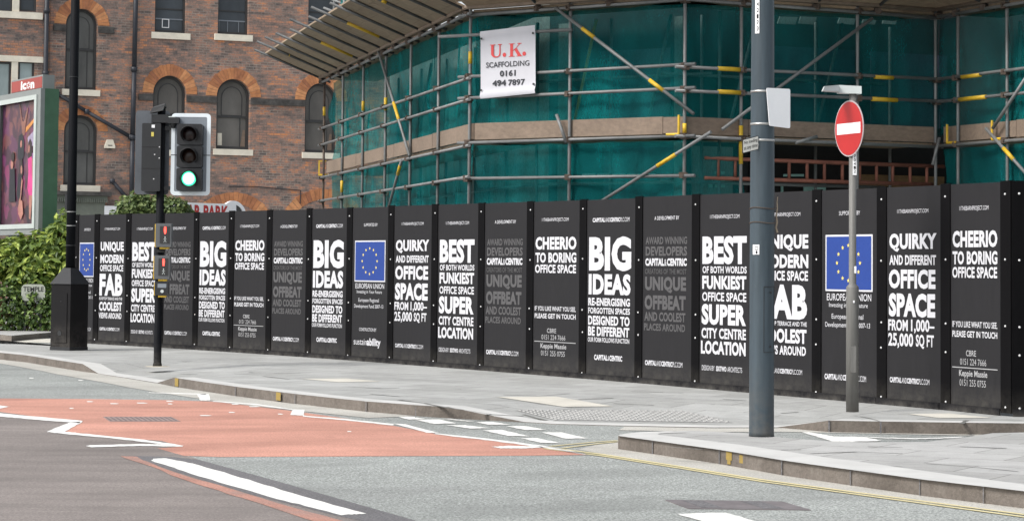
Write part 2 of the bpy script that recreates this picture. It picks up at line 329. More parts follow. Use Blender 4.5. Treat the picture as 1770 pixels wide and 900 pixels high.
# ------------------------------------------------------------------ mesh builder
class MB:
    def __init__(s): s.v = []; s.f = []
    def add(s, vs, fs):
        b = len(s.v); s.v += [tuple(p) for p in vs]; s.f += [tuple(i+b for i in f) for f in fs]; return s
    def box(s, x0, x1, y0, y1, z0, z1):
        return s.add([(x0,y0,z0),(x1,y0,z0),(x1,y1,z0),(x0,y1,z0),(x0,y0,z1),(x1,y0,z1),(x1,y1,z1),(x0,y1,z1)],
                     [(0,3,2,1),(4,5,6,7),(0,1,5,4),(1,2,6,5),(2,3,7,6),(3,0,4,7)])
    def hexa(s, a, b):   # two quads (bottom, top)
        return s.add(list(a)+list(b), [(0,3,2,1),(4,5,6,7),(0,1,5,4),(1,2,6,5),(2,3,7,6),(3,0,4,7)])
    def tube(s, p, q, r, n=10, r2=None, caps=True):
        p, q = Vector(p), Vector(q); d = (q-p).normalized(); r2 = r if r2 is None else r2
        a = d.orthogonal().normalized(); c = d.cross(a)
        vs = [p+(a*math.cos(2*math.pi*i/n)+c*math.sin(2*math.pi*i/n))*r for i in range(n)]
        vs += [q+(a*math.cos(2*math.pi*i/n)+c*math.sin(2*math.pi*i/n))*r2 for i in range(n)]
        fs = [(i, (i+1) % n, n+(i+1) % n, n+i) for i in range(n)]
        if caps: fs += [tuple(range(n-1, -1, -1)), tuple(range(n, 2*n))]
        return s.add(vs, fs)
    def lathe(s, prof, x=0, y=0, n=20):     # prof = [(r, z)]
        vs = []; fs = []
        for r, z in prof:
            vs += [(x+r*math.cos(2*math.pi*i/n), y+r*math.sin(2*math.pi*i/n), z) for i in range(n)]
        for k in range(len(prof)-1):
            fs += [(k*n+i, k*n+(i+1) % n, (k+1)*n+(i+1) % n, (k+1)*n+i) for i in range(n)]
        fs += [tuple(range(n-1, -1, -1)), tuple((len(prof)-1)*n+i for i in range(n))]
        return s.add(vs, fs)
    def prism(s, pts, y0, y1):  # outline in x,z extruded along y
        n = len(pts); vs = [(x, y0, z) for x, z in pts]+[(x, y1, z) for x, z in pts]
        fs = [tuple(range(n)), tuple(range(2*n-1, n-1, -1))]+[(i, n+i, n+(i+1) % n, (i+1) % n) for i in range(n)]
        return s.add(vs, fs)
    def poly(s, pts): return s.add(pts, [tuple(range(len(pts)))])
    def text(s, body, x0, x1, z0, z1, y, bold=0.0):
        vs, fs = glyphs(body, bold)
        return s.add([(x0+(x1-x0)*a, y, z0+(z1-z0)*b) for a, b in vs], fs)
    def build(s, name, m, parent=None, smooth=False, world=False):
        vs = s.v
        if world and parent is not None:
            inv = parent_frame(parent).inverted(); vs = [inv @ Vector(p) for p in vs]
        me = bpy.data.meshes.new(name); me.from_pydata([tuple(p) for p in vs], [], s.f)
        bm = bmesh.new(); bm.from_mesh(me); bmesh.ops.recalc_face_normals(bm, faces=bm.faces); bm.to_mesh(me); bm.free()
        me.materials.append(m)
        if smooth:
            for p in me.polygons: p.use_smooth = len(p.vertices) <= 4
        o = bpy.data.objects.new(name, me); COL.objects.link(o)
        if parent is not None: o.parent = parent
        return o
FR = {}
def parent_frame(o):
    while o.parent is not None: o = o.parent
    return FR.get(o.name, Matrix.Identity(4))
_gl = {}
def glyphs(body, bold):
    k = (body, bold)
    if k in _gl: return _gl[k]
    c = bpy.data.curves.new('t', 'FONT'); c.body = body; c.size = 1; c.offset = bold; c.resolution_u = 3; c.fill_mode = 'FRONT'
    c.space_character = 1.0 + bold*1.2
    o = bpy.data.objects.new('t', c); COL.objects.link(o)
    dg = bpy.context.evaluated_depsgraph_get(); me = bpy.data.meshes.new_from_object(o.evaluated_get(dg))
    vs = [(v.co.x, v.co.y) for v in me.vertices]; fs = [tuple(p.vertices) for p in me.polygons]
    bpy.data.objects.remove(o); bpy.data.curves.remove(c); bpy.data.meshes.remove(me)
    xs = [a for a, b in vs]; ys = [b for a, b in vs]
    x0, x1, y0, y1 = min(xs), max(xs), min(ys), max(ys)
    r = ([((a-x0)/(x1-x0), (b-y0)/(y1-y0)) for a, b in vs], fs)
    _gl[k] = r; return r
def tag(o, label=None, cat=None, group=None, kind=None):
    if label: o['label'] = label
    if cat: o['category'] = cat
    if group: o['group'] = group
    if kind: o['kind'] = kind
    return o
def thing(name, label, cat, loc=(0, 0, 0), rz=0.0, group=None):
    o = bpy.data.objects.new(name, None); COL.objects.link(o); o.empty_display_size = 0.2
    o.location = loc; o.rotation_euler = (0, 0, rz)
    FR[o.name] = Matrix.Translation(Vector(loc)) @ Matrix.Rotation(rz, 4, 'Z')
    return tag(o, label, cat, group)
def struct(mb, name, m, smooth=False): return tag(mb.build(name, m, smooth=smooth), kind='structure')
def copy_part(src, parent, loc):
    o = src.copy(); COL.objects.link(o); o.parent = parent; o.location = loc; return o
def shape(outer, holes, y0, y1):   # flat outline with holes in x,z, thickened y0..y1 -> MB
    c = bpy.data.curves.new('s', 'CURVE'); c.dimensions = '2D'; c.fill_mode = 'BOTH'; c.extrude = abs(y1-y0)/2
    for pts in [outer]+holes:
        sp = c.splines.new('POLY'); sp.points.add(len(pts)-1); sp.use_cyclic_u = True
        for i, (a, b) in enumerate(pts): sp.points[i].co = (a, b, 0, 1)
    o = bpy.data.objects.new('s', c); COL.objects.link(o)
    dg = bpy.context.evaluated_depsgraph_get(); me = bpy.data.meshes.new_from_object(o.evaluated_get(dg))
    mb = MB(); mid = (y0+y1)/2
    mb.add([(v.co.x, mid+v.co.z, v.co.y) for v in me.vertices], [tuple(p.vertices) for p in me.polygons])
    bpy.data.objects.remove(o); bpy.data.curves.remove(c); bpy.data.meshes.remove(me); return mb
def rrect(x0, x1, z0, z1, r, n=5):
    p = []
    for cx, cz, a in ((x1-r, z1-r, 0), (x0+r, z1-r, 90), (x0+r, z0+r, 180), (x1-r, z0+r, 270)):
        p += [(cx+r*math.cos(R(a+90*i/n)), cz+r*math.sin(R(a+90*i/n))) for i in range(n+1)]
    return p
def arch(x0, x1, z0, zs, za, n=14):  # outline: sill, springing, apex
    c = (x0+x1)/2; a = (x1-x0)/2
    return [(x0, z0), (x1, z0)]+[(c+a*math.cos(math.pi*i/n), zs+(za-zs)*math.sin(math.pi*i/n)) for i in range(n+1)]

# ================================================================== GROUND
ZR = -0.12
def sheet(name, px, z, m, sub=1):
    pts = []
    for i, (a, b) in enumerate(px):
        c = px[(i+1) % len(px)]
        for k in range(sub): pts.append(gp(a+(c[0]-a)*k/sub, b+(c[1]-b)*k/sub, z)+Vector((random.uniform(-1, 1)*.008, random.uniform(-1, 1)*.022, 0))*(1 if sub > 1 else 0))
    mb = shape([(p.x, p.y) for p in pts], [], 0, 0.0)
    mb.v = [(x, zz, z) for x, y, zz in mb.v]
    return struct(mb, name, m)
def strip_px(mb, pts, w, z, ww=None):   # painted stripe of real width along ground points
    P = [gp(a, b, z) for a, b in pts]
    L = []; Rr = []
    for i, p in enumerate(P):
        d = (P[min(i+1, len(P)-1)]-P[max(i-1, 0)]).normalized(); n = Vector((-d.y, d.x, 0))*w/2
        L.append(p+n); Rr.append(p-n)
    for i in range(len(P)-1): mb.poly([L[i], L[i+1], Rr[i+1], Rr[i]])
    return mb
g = MB(); g.poly([(-300, -60, ZR), (300, -60, ZR), (300, 500, ZR), (-300, 500, ZR)]); struct(g, 'road', ASPHALT)

# main pavement with kerb: (u, v on the top edge, z of the top edge)
FL = ZR+0.006
K = [(-220, 588, 0), (-60, 603, 0), (0, 609, 0), (45, 613.5, 0), (100, 622, 0), (143, 628.5, 0), (170, 645, FL), (220, 652.5, FL), (272, 661, FL),
     (301, 652, 0), (350, 659.5, 0), (407, 667.5, 0), (505, 679.5, 0), (560, 685.5, 0), (633, 693, 0), (719, 702.5, 0), (783, 710, 0), (842, 719.5, -0.06), (905, 729, FL),
     (960, 732, FL), (1080, 735, FL), (1230, 738, FL), (1342, 738, FL), (1433, 726, 0), (1522, 727.7, 0), (1680, 730, 0), (1770, 731, 0), (1950, 734, 0)]
KP = [gp(a, b, z) for a, b, z in K]
for i_, (a, b) in {15: (719, 718.6), 16: (775, 722.2), 17: (842, 726), 18: (905, 729.3)}.items():   # the dropper stone, measured along its foot
    p = gp(a, b, ZR); KP[i_] = Vector((p.x, p.y, K[i_][2]))
def inward(P, i, sgn=1):
    a = P[max(i-1, 0)]; b = P[min(i+1, len(P)-1)]; d = (b-a); d.z = 0; d.normalize()
    return Vector((-d.y, d.x, 0))*sgn
top = MB(); face = MB(); pav = MB()
n = len(KP)
I1 = []
for i in range(n):
    q = KP[i]+inward(KP, i)*0.28; q.z = KP[i].z*1.0 + (0.004 if KP[i].z < 0 else 0); I1.append(q)
I2 = []
for i in range(n):
    q = KP[i]+Vector((0.45, 0.9, 0)).normalized()*2.7; q.z = 0; I2.append(q)
I3 = [Vector((p.x+12, p.y+45, 0)) for p in KP]
for i, uv in enumerate([(-215, 592), (-50, 592.5), (10, 593), (62, 593.4), (128, 593.8)]): I3[i] = gp(uv[0], uv[1], 0)
for i in range(n-1):
    top.poly([KP[i], KP[i+1], I1[i+1]]); top.poly([KP[i], I1[i+1], I1[i]])
    a, b = KP[i].copy(), KP[i+1].copy(); a.z = b.z = ZR-0.05
    face.poly([a, b, KP[i+1]-Vector((0, 0, 0.001)), KP[i]-Vector((0, 0, 0.001))])
    pav.poly([I1[i], I1[i+1], I2[i+1]]); pav.poly([I1[i], I2[i+1], I2[i]]); pav.poly([I2[i], I2[i+1], I3[i+1]]); pav.poly([I2[i], I3[i+1], I3[i]])
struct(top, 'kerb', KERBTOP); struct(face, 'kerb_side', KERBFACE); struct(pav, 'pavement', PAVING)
def channel(name, px0, w0, z):
    mb = MB(); P = [gp(a, b, z) for a, b in px0]
    Q = [P[i]-inward(P, i)*w0 for i in range(len(P))]
    for i in range(len(P)-1): mb.poly([P[i], P[i+1], Q[i+1], Q[i]])
    return struct(mb, name, GUTTER)
channel('gutter', [(-200, 600), (0, 620), (45, 624), (100, 632.5), (143, 640), (170, 645.5), (220, 653.5), (270, 662), (301, 668), (407, 684), (505, 697), (633, 710), (719, 718.5)], 0.62, ZR+0.0045)
channel('gutter', [(1080, 736.5), (1230, 739.5), (1342, 739), (1522, 742.6), (1680, 745.8), (1770, 747.5), (1950, 750)], 0.55, ZR+0.0045)
# island
ISL = [(1068.5, 752.6), (1072, 750.3), (1086, 748), (1107, 746), (1154, 744.2), (1200, 743.8), (1290, 748), (1345, 755), (1440, 762), (1520, 763.5), (1600, 763), (1665, 755.5), (1716, 747.8), (1800, 746), (1950, 746),
       (1950, 872), (1770, 848), (1600, 828.5), (1481, 812.5), (1400, 801.5), (1351, 794.5), (1243, 776.5), (1127, 760.5)]
isl = [gp(a, b, 0) for a, b in ISL]
mb = shape([(p.x, p.y) for p in isl], [], 0, 0); mb.v = [(x, zz, 0.0) for x, y, zz in mb.v]; struct(mb, 'traffic_island', PAVING2)
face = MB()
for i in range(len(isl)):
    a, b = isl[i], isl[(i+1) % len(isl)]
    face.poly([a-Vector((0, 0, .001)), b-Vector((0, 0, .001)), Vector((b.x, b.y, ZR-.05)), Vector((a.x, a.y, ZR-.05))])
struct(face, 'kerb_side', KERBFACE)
front = [(1154, 744.2), (1107, 746), (1086, 748), (1072, 750.3), (1068.5, 752.6), (1127, 760.5), (1243, 776.5), (1351, 794.5), (1400, 801.5), (1481, 812.5), (1600, 828.5), (1770, 848), (1950, 872)]
inner = [(1190, 746.5), (1160, 747.3), (1143, 748.3), (1137, 749.3), (1140, 750.8), (1172, 754.5), (1276, 767.5), (1377, 782), (1430, 790), (1513, 801), (1630, 817.5), (1790, 839), (1970, 862)]
mb = MB()
fp = [gp(a, b, 0.004) for a, b in front]; ip = [gp(a, b, 0.004) for a, b in inner]
for i in range(len(fp)-1): mb.poly([fp[i], fp[i+1], ip[i+1], ip[i]])
struct(mb, 'kerb', KERBTOP)
# kerb joints (thin dark gaps) and yellow loading ticks on the kerb face
def kerb_dash(mb, u, v, wpx, z0, z1, out=0.006):
    p = gp(u, v, 0); q = gp(u+wpx, v+wpx*0.148, 0)
    d = (q-p).normalized(); nn = Vector((d.y, -d.x, 0))*out
    mb.poly([p+nn+Vector((0,0,z0)), q+nn+Vector((0,0,z0)), q+nn+Vector((0,0,z1)), p+nn+Vector((0,0,z1))])
jm = MB()
for u, v in ((1128, 760.7), (1243.5, 776.7), (1351.5, 794.7), (1470, 811.2), (1590, 827.2), (1700, 840.2)): kerb_dash(jm, u, v, 1.6, ZR, 0.0)
for u, v in ((407, 667.6), (633, 693.1), (719, 702.6), (510, 680.2)): kerb_dash(jm, u, v, 1.1, ZR, 0.0)
for u in (1433, 1522, 1680):
    p = gp(u, 726 if u == 1433 else 728, 0); jm.box(p.x-.008, p.x+.008, p.y-.012, p.y-.004, ZR, 0)
struct(jm, 'kerb_joints', DARKTAR)
jm = MB()
kerb_dash(jm, 1256, 778.8, 10, ZR+0.05, -0.004); kerb_dash(jm, 1258, 779.1, 6, ZR+0.015, ZR+0.0499); kerb_dash(jm, 1279, 782.4, 7, ZR+0.04, -0.012)
kerb_dash(jm, 303, 652.4, 6, ZR+0.01, -0.002); kerb_dash(jm, 478, 676.4, 8, ZR+0.02, -0.004)
YTICK = worn_paint('yellow_tick_paint', (0.30, 0.21, 0.05), (0.15, 0.13, 0.11), 0.95)
struct(jm, 'kerb_marking', YTICK)
# light channel round the island nose
sheet('gutter', [(1000, 776), (1030, 768), (1068, 764), (1069, 774), (1127, 783), (1243, 799), (1351, 818), (1481, 838), (1600, 855), (1770, 877), (1950, 902), (1950, 915), (1770, 889), (1600, 868), (1481, 852), (1243, 816), (1110, 795), (1050, 786)], ZR+0.0026, GUTTER)
# surfacing
sheet('brown_tarmac', [(-200, 690), (0, 711), (73, 721), (143, 728), (110, 746), (279, 761), (315, 771), (318, 787), (330, 789), (420, 820), (560, 862), (700, 902), (760, 930), (-200, 930)], ZR+0.0012, TARMAC)
sheet('red_surfacing', [(-200, 686.5), (0, 688), (150, 689), (300, 691), (372, 693.5), (510, 710), (600, 723), (680, 735), (757, 750), (850, 761), (939, 771), (1015, 785.5), (900, 786.8), (700, 787.5), (500, 788.5), (380, 789), (318, 787), (272, 774), (315, 771), (279, 761), (150, 752), (110, 746), (143, 728), (73, 721), (0, 711), (-200, 695)], ZR+0.0022, REDROAD)
sheet('dark_tarmac_strip', [(230, 787), (300, 789), (345, 794), (470, 828), (600, 865), (720, 899), (800, 925), (700, 925), (640, 902), (590, 892), (440, 855), (300, 813), (250, 796)], ZR+0.0032, DARKTAR)
REDWORN = ground_mat('worn_red_surfacing', (0.40, 0.215, 0.17), 0.25, 0.12, (0.235, 0.21, 0.197), 0.85, 0.15)
sheet('red_strip', [(206, 787.5), (236, 788), (252, 796.5), (300, 815), (440, 857), (560, 890), (640, 915), (590, 915), (520, 893), (420, 860), (330, 833), (262, 806)], ZR+0.0042, REDWORN, 4)
ZM = ZR+0.0055
def mark(px, name='road_marking', m=WHITE_LINE): return sheet(name, px, ZM, m, 9)
mark([(262, 795), (266, 792), (285, 791), (345, 803), (470, 841), (632, 887), (588, 889), (480, 861), (330, 818)])
mark([(-60, 708), (0, 713.5), (60, 719), (143, 726.5), (137, 730.5), (118, 729), (60, 724.5), (0, 719.3), (-60, 713)])
mark([(120, 729.5), (143, 728), (112, 745), (150, 749), (240, 758), (316, 769), (316, 771), (240, 769.8), (158, 772.2), (149, 770), (155, 768.3), (250, 766.5), (282, 767), (200, 757.5), (100, 748), (80, 745.5)])
mark([(-60, 698), (0, 700), (16, 702), (0, 705.5), (-60, 706)])
mark([(340, 681), (361, 680), (364, 691.5), (346, 691.5)]); mark([(257, 677.4), (300, 678.3), (356, 680), (356, 681.5), (300, 679.8), (257, 678.6)])
mark([(368, 692.2), (440, 697), (506, 706.3), (506, 707.6), (440, 699), (368, 693.6)])
mark([(506, 706.8), (527, 707.4), (525, 717.3), (502, 716.6)])
mark([(524, 717.4), (600, 723.5), (680, 732), (680, 734.8), (600, 726), (524, 719.4)])
mark([(680, 731.5), (700, 732.2), (758, 747.2), (738, 747.2)])
mark([(752, 747.5), (850, 758), (939, 769.5), (1012, 783), (1012, 785.2), (935, 772.2), (850, 761), (752, 749.6)])
mark([(850, 771.2), (880, 769.6), (935, 771), (940, 772.6), (905, 774.2), (866, 774)])
def z3(*pts): return [(680+a/4.214, 680+b/4.214) for a, b in pts]
for q in (((40,167),(130,165),(240,184),(110,187)), ((170,190),(330,185),(462,214),(292,218)), ((390,228),(520,227),(712,250),(560,252)),
          ((650,265),(790,262),(987,308),(832,306)), ((925,322),(1050,321),(1217,358),(1070,356)), ((590,205),(720,203),(852,224),(692,225)),
          ((815,235),(960,234),(1120,262),(962,263)), ((1080,280),(1222,279),(1422,324),(1252,326)), ((360,181),(420,181),(590,199),(540,201))):
    mark(z3(*q))
mark([(1170, 887), (1252, 884.5), (1330, 906), (1245, 908)])
def mk2(*p): return [(1340+a/4.116, 690+b/4.116) for a, b in p]
mark(mk2((185,230),(250,232),(420,262),(640,265),(760,293),(560,298),(410,297)), 'road_marking')
mark(mk2((640,265),(980,274),(1160,270),(1360,262),(1300,272),(1000,281),(700,272)), 'road_marking')
# little scuffed remains of old paint on the red surfacing
mb = MB()
for u, v, l in ((150, 693.5, 12), (190, 697, 16), (287, 692.8, 14), (290, 697.5, 9), (400, 698, 14), (430, 702, 20), (345, 717.5, 22), (395, 712, 12), (236, 696, 20), (120, 705, 8), (50, 653, 9), (135, 657, 10), (600, 745, 8), (480, 715, 10)):
    P = [gp(u, v-0.8, ZM), gp(u+l*.6, v-0.9, ZM), gp(u+l, v, ZM), gp(u+l*.7, v+0.7, ZM), gp(u+l*.1, v+0.6, ZM)]; mb.poly(P)
struct(mb, 'road_marking', WHITE_LINE)
yl = MB()
for off in (0, 1):
    strip_px(yl, [(940, 771.5+off*2.6), (1040, 784.2+off*2.6), (1180, 806+off*2.8), (1320, 828.5+off*3), (1500, 852.5+off*3.4), (1770, 888+off*4.2), (1900, 906+off*5)], 0.055, ZM)
    strip_px(yl, [(950+off*22, 770.5+off*3.2), (985+off*16, 767.2+off*2.6), (1025+off*10, 763.4+off*2.2), (1068, 760.4+off*2)], 0.045, ZM)
struct(yl, 'double_yellow_line', YELLOW_LINE)
# pale slabs, tactile studs
TACT = mat('tactile_paving', (0.315, 0.315, 0.305), 0.85, 0, 0.12, 2, 40)
STUD = mat('tactile_stud', (0.36, 0.36, 0.35), 0.8, 0, 0.1)
from mathutils.bvhtree import BVHTree
_pb = MB(); _pb.add(top.v, top.f); _pb.add(pav.v, pav.f)
PAVBVH = BVHTree.FromPolygons([Vector(v) for v in _pb.v], _pb.f)
def pav_z(p):   # height of the pavement surface (it dips at the crossing) at p
    hit = PAVBVH.ray_cast(Vector((p.x, p.y, 2)), Vector((0, 0, -1)))
    return hit[0].z if hit[0] is not None else 0.0
def gpp(u, v):   # photograph pixel -> pavement surface, dips included
    hit = PAVBVH.ray_cast(EYE, ray(u, v).normalized())
    return hit[0] if hit[0] is not None else gp(u, v, 0)
def mixpx(c, a, b):
    return gpp((c[0][0]*(1-a)+c[1][0]*a)*(1-b)+(c[3][0]*(1-a)+c[2][0]*a)*b, (c[0][1]*(1-a)+c[1][1]*a)*(1-b)+(c[3][1]*(1-a)+c[2][1]*a)*b)
TPX = [(890, 709), (1180, 710), (1268, 730.5), (958, 725.5)]
def bil(a, b): return mixpx(TPX, a, b)
def drape(name, px, m, lift, ga=12, gb=6):
    mb = MB()
    for i in range(ga):
        for j in range(gb):
            q = []
            for di, dj in ((0,0),(1,0),(1,1),(0,1)):
                a, b = (i+di)/ga, (j+dj)/gb
                p = mixpx(px, a, b); q.append((p.x, p.y, p.z+lift))
            mb.poly(q)
    return struct(mb, name, m)
drape('pale_slab', [(858, 686), (962, 685.6), (1060, 702.5), (975, 703.4)], PALE_SLAB, 0.006, 60, 40)
drape('pale_slab', [(1568, 715.3), (1640, 714.2), (1716, 722), (1625, 722.6)], PALE_SLAB, 0.004)
drape('pale_slab', [(520, 654.5), (600, 654), (660, 659), (585, 660.5)], PALE_SLAB, 0.004)
mb = MB(); GA, GB = 24, 10
for i in range(GA):
    for j in range(GB):
        q = []
        for di, dj in ((0,0),(1,0),(1,1),(0,1)):
            p = bil((i+di)/GA, (j+dj)/GB); q.append((p.x, p.y, p.z+0.004))
        mb.poly(q)
struct(mb, 'tactile_paving', TACT)
sm = MB(); LA = (bil(1,0)-bil(0,0)).length; LB = (bil(0,1)-bil(0,0)).length
na, nb = int(LA/0.075), max(10, int(LB/0.12))
for i in range(na):
    for j in range(nb):
        p = bil((i+.5)/na, (j+.5)/nb); z = p.z+0.0035
        k = 6; vs = [(p.x+.021*math.cos(i2*math.pi/3), p.y+.021*math.sin(i2*math.pi/3), z) for i2 in range(6)]+[(p.x+.013*math.cos(i2*math.pi/3), p.y+.013*math.sin(i2*math.pi/3), z+.011) for i2 in range(6)]
        sm.add(vs, [(a, (a+1) % 6, 6+(a+1) % 6, 6+a) for a in range(6)]+[(6, 7, 8, 9, 10, 11)])
struct(sm, 'tactile_studs', STUD)
ck = MB()
for pts in ([(690, 691), (735, 697), (770, 704), (800, 708), (850, 716), (905, 719)], [(905, 716), (925, 722), (945, 726)], [(430, 643), (480, 645), (520, 644.5)], [(455, 650), (500, 655)], [(870, 682), (930, 684), (985, 680)], [(1000, 690), (1060, 688)],
            [(1090, 676), (1180, 679)], [(1350, 714), (1380, 712)], [(310, 646), (340, 646.6)], [(600, 668), (660, 671), (690, 670)], [(640, 681), (690, 685), (740, 686)], [(1060, 697), (1130, 700)], [(1250, 690), (1290, 692)], [(1662, 732), (1668, 728), (1672, 726)], [(1520, 727.5), (1500, 722), (1480, 719)]):
    P = [gpp(u, v)+Vector((0, 0, .003)) for u, v in pts]
    for a, b in zip(P, P[1:]):
        d = (b-a).normalized(); nn = Vector((-d.y, d.x, 0)); w1, w2 = random.uniform(.008, .03), random.uniform(.008, .03)
        ck.poly([a+nn*w1, b+nn*w2, b-nn*w2, a-nn*w1])
for pts in ([(1150, 771), (1215, 776)], [(1400, 783), (1480, 780), (1560, 783)], [(1440, 798), (1560, 806)], [(1600, 800), (1680, 806), (1760, 814)], [(1500, 771), (1560, 772)], [(1350, 777), (1385, 776)], [(1660, 771), (1740, 774)]):
    P = [gp(u, v, .003) for u, v in pts]
    for a, b in zip(P, P[1:]):
        d = (b-a).normalized(); nn = Vector((-d.y, d.x, 0)); w1, w2 = random.uniform(.006, .02), random.uniform(.006, .02)
        ck.poly([a+nn*w1, b+nn*w2, b-nn*w2, a-nn*w1])
CRACK = mat('pavement_crack', (0.15, 0.15, 0.14), .95, 0, .3, 3, 30)
struct(ck, 'pavement_cracks', CRACK)
# drain grate in the red lane, inspection cover in the asphalt
def quadpx(px, z): return [gp(a, b, z) for a, b in px]
IRON = mat('worn_iron', (0.165, 0.150, 0.153), 0.7, 0.1, 0.2, 4, 30)
GRATE = mat('pinkish_worn_grate', (0.27, 0.205, 0.19), .8, 0, .2, 5, 40)
GSLOT = mat('grate_slot', (0.14, 0.115, 0.11), .9, 0, .2)
def cover(label, name, px, bars, mp=None, ms=None):
    q = quadpx(px, ZM+0.001); c = sum(q, Vector())/4
    t = thing(name, label, 'drain cover', (c.x, c.y, ZR))
    mb = MB(); mb.hexa([Vector((p.x, p.y, ZR-.02)) for p in q], q); fr = mb.build('cover_plate', mp or IRON, t, world=True)
    gm = MB()
    for k in range(bars):
        a = (k+.25)/bars; b = (k+.6)/bars
        gm.poly([q[0].lerp(q[1], a)*.92+q[3].lerp(q[2], a)*.08+Vector((0,0,.0012)), q[0].lerp(q[1], b)*.92+q[3].lerp(q[2], b)*.08+Vector((0,0,.0012)),
                 q[3].lerp(q[2], b)*.92+q[0].lerp(q[1], b)*.08+Vector((0,0,.0012)), q[3].lerp(q[2], a)*.92+q[0].lerp(q[1], a)*.08+Vector((0,0,.0012))])
    gm.build('slots', ms or DARKTAR, t, world=True); return t
cover('slotted iron drain grate set in the red road surfacing', 'drain_grate', [(178, 719.5), (296, 719.5), (312, 727.5), (190, 727.5)], 14, GRATE, GSLOT)
cover('dark rectangular iron inspection cover in the grey asphalt', 'inspection_cover', [(1150, 862.5), (1352, 865.5), (1402, 880), (1190, 877.5)], 2)
# far side of the side street, under the bushes
P0 = [gp(-140, 566, 0), gp(-10, 577, 0), gp(20, 580, 0), gp(60, 576.5, 0), gp(105, 573, 0), gp(150, 572, 0)]
fpv = MB(); ff = MB()
for i in range(len(P0)-1):
    a, b = P0[i], P0[i+1]
    fpv.poly([a+Vector((0,0,.002)), b+Vector((0,0,.002)), Vector((b.x-3, b.y+40, .002)), Vector((a.x-3, a.y+40, .002))])
    ff.poly([a, b, Vector((b.x, b.y, ZR)), Vector((a.x, a.y, ZR))])
struct(fpv, 'far_pavement', PAVING2); struct(ff, 'kerb_side', KERBFACE)

sheet('crossing_strip', [(-200, 584), (60, 584.5), (140, 586), (140, 592.5), (60, 591.5), (-200, 590.5)], ZR+0.004, PALE_SLAB)

# ================================================================== SITE BUILDING, NETTING AND SCAFFOLD (behind the hoarding)
A = [Vector((-4.25, 52.2)), Vector((-0.70, 38.0)), Vector((2.66, 35.65)), Vector((6.95, 37.7)), Vector((8.6, 33.2))]   # plan line of the outer standards
# last leg: towards the camera on the right
def fit_plan():
    q = at(1741, 240, 36.0)
    return Vector((q.x, q.y))
A[4] = A[3] + (fit_plan()-A[3])*2.9
def seg_dir(i): return (A[i+1]-A[i]).normalized()
def seg_out(i):
    d = seg_dir(i); nn = Vector((d.y, -d.x));
    mid = (A[i]+A[i+1])/2
    return nn if nn.dot(-mid) > 0 else -nn
OUT = [seg_out(i) for i in range(4)]
def offs(dist):   # polyline pushed back (inwards) by dist with mitred corners
    res = []
    for i in range(5):
        a = OUT[max(i-1, 0)]; b = OUT[min(i, 3)]
        mm = (a+b).normalized(); k = dist/max(0.35, mm.dot(a)); res.append(A[i]-mm*k)
    return res
WB = offs(1.5)
b = thing('building_under_repair', 'half stripped building behind the green netting and scaffold tubes', 'building', (A[1].x, A[1].y+2, 0))
def wall_seg(i, z0, z1, m, name, t0=0.0, t1=1.0, push=0.0, th=0.3):
    p = WB[i].lerp(WB[i+1], t0)+OUT[i]*push; q = WB[i].lerp(WB[i+1], t1)+OUT[i]*push; o = -OUT[i]*th
    mb = MB(); mb.hexa([(p.x,p.y,z0),(q.x,q.y,z0),(q.x+o.x,q.y+o.y,z0),(p.x+o.x,p.y+o.y,z0)], [(p.x,p.y,z1),(q.x,q.y,z1),(q.x+o.x,q.y+o.y,z1),(p.x+o.x,p.y+o.y,z1)])
    return mb.build(name, m, b, world=True)
wall_seg(0, 0, 6.0, WALL_L, 'wall'); wall_seg(1, 0, 12, WALL_D, 'wall'); wall_seg(2, 0, 12, WALL_D, 'wall'); wall_seg(3, 0, 12, WALL_D, 'wall')
for t0, t1, z0, z1, mm, i in ((0.10, 0.24, 0.6, 3.1, PANE2, 0), (0.34, 0.46, 0.6, 3.1, PANE2, 0), (0.58, 0.70, 0.6, 3.1, PANE2, 0), (0.1, 0.24, 3.9, 5.2, PANE2, 0), (0.34, 0.46, 3.9, 5.2, PANE2, 0), (0.58, 0.7, 3.9, 5.2, PANE2, 0),
                              (0.42, 0.92, 2.55, 3.5, BLUEWIN, 1), (0.40, 0.90, 3.95, 5.1, BLUEWIN, 1), (0.25, 0.6, 3.95, 5.2, BLUEWIN, 2), (0.66, 0.95, 3.95, 5.2, BLUEWIN, 2)):
    f = wall_seg(i, z0, z1, mm, 'window', t0, t1, 0.03, 0.02)
for t0, t1, z0, z1, mm, i, nm in ((0.30, 0.88, 0.5, 2.5, OLIVE, 1, 'boarding'), (0.08, 0.17, 0, 5.6, WALL_L, 1, 'pilaster'), (0.93, 0.99, 0, 5.6, WALL_L, 1, 'pilaster'), (0.72, 0.80, 0, 5.6, WALL_L, 0, 'pilaster'), (0.46, 0.53, 0, 5.6, WALL_L, 0, 'pilaster'),
                              (0.22, 0.97, 2.35, 3.62, VOID, 2, 'dark_opening'), (0.60, 0.93, 2.4, 3.12, PLY, 2, 'plywood_boarding'), (0.02, 0.16, 2.2, 3.5, WALL_L, 2, 'pilaster')):
    wall_seg(i, z0, z1, mm, nm, t0, t1, 0.05 if mm is not PLY else 0.09, 0.045)
for u0, u1, v0, v1 in ((1390, 1390.5+37, 318, 331), (1355, 1389.6, 301, 305), (1351, 1354, 317, 333), (1236, 1253, 311, 324), (1225, 1232, 311, 324), (1236, 1253, 296, 301)):
    pn = Vector((OUT[2].x, OUT[2].y, 0)); pp = Vector((WB[2].x, WB[2].y, 0))+pn*0.13
    q = [on_plane(a, c, pp, pn) for a, c in ((u0, v1), (u1, v1), (u1, v0), (u0, v0))]
    mb = MB(); mb.hexa([p-pn*.03 for p in q], q); mb.build('turquoise_pane', TURQ, b, world=True)  # window panes in one plain pale turquoise
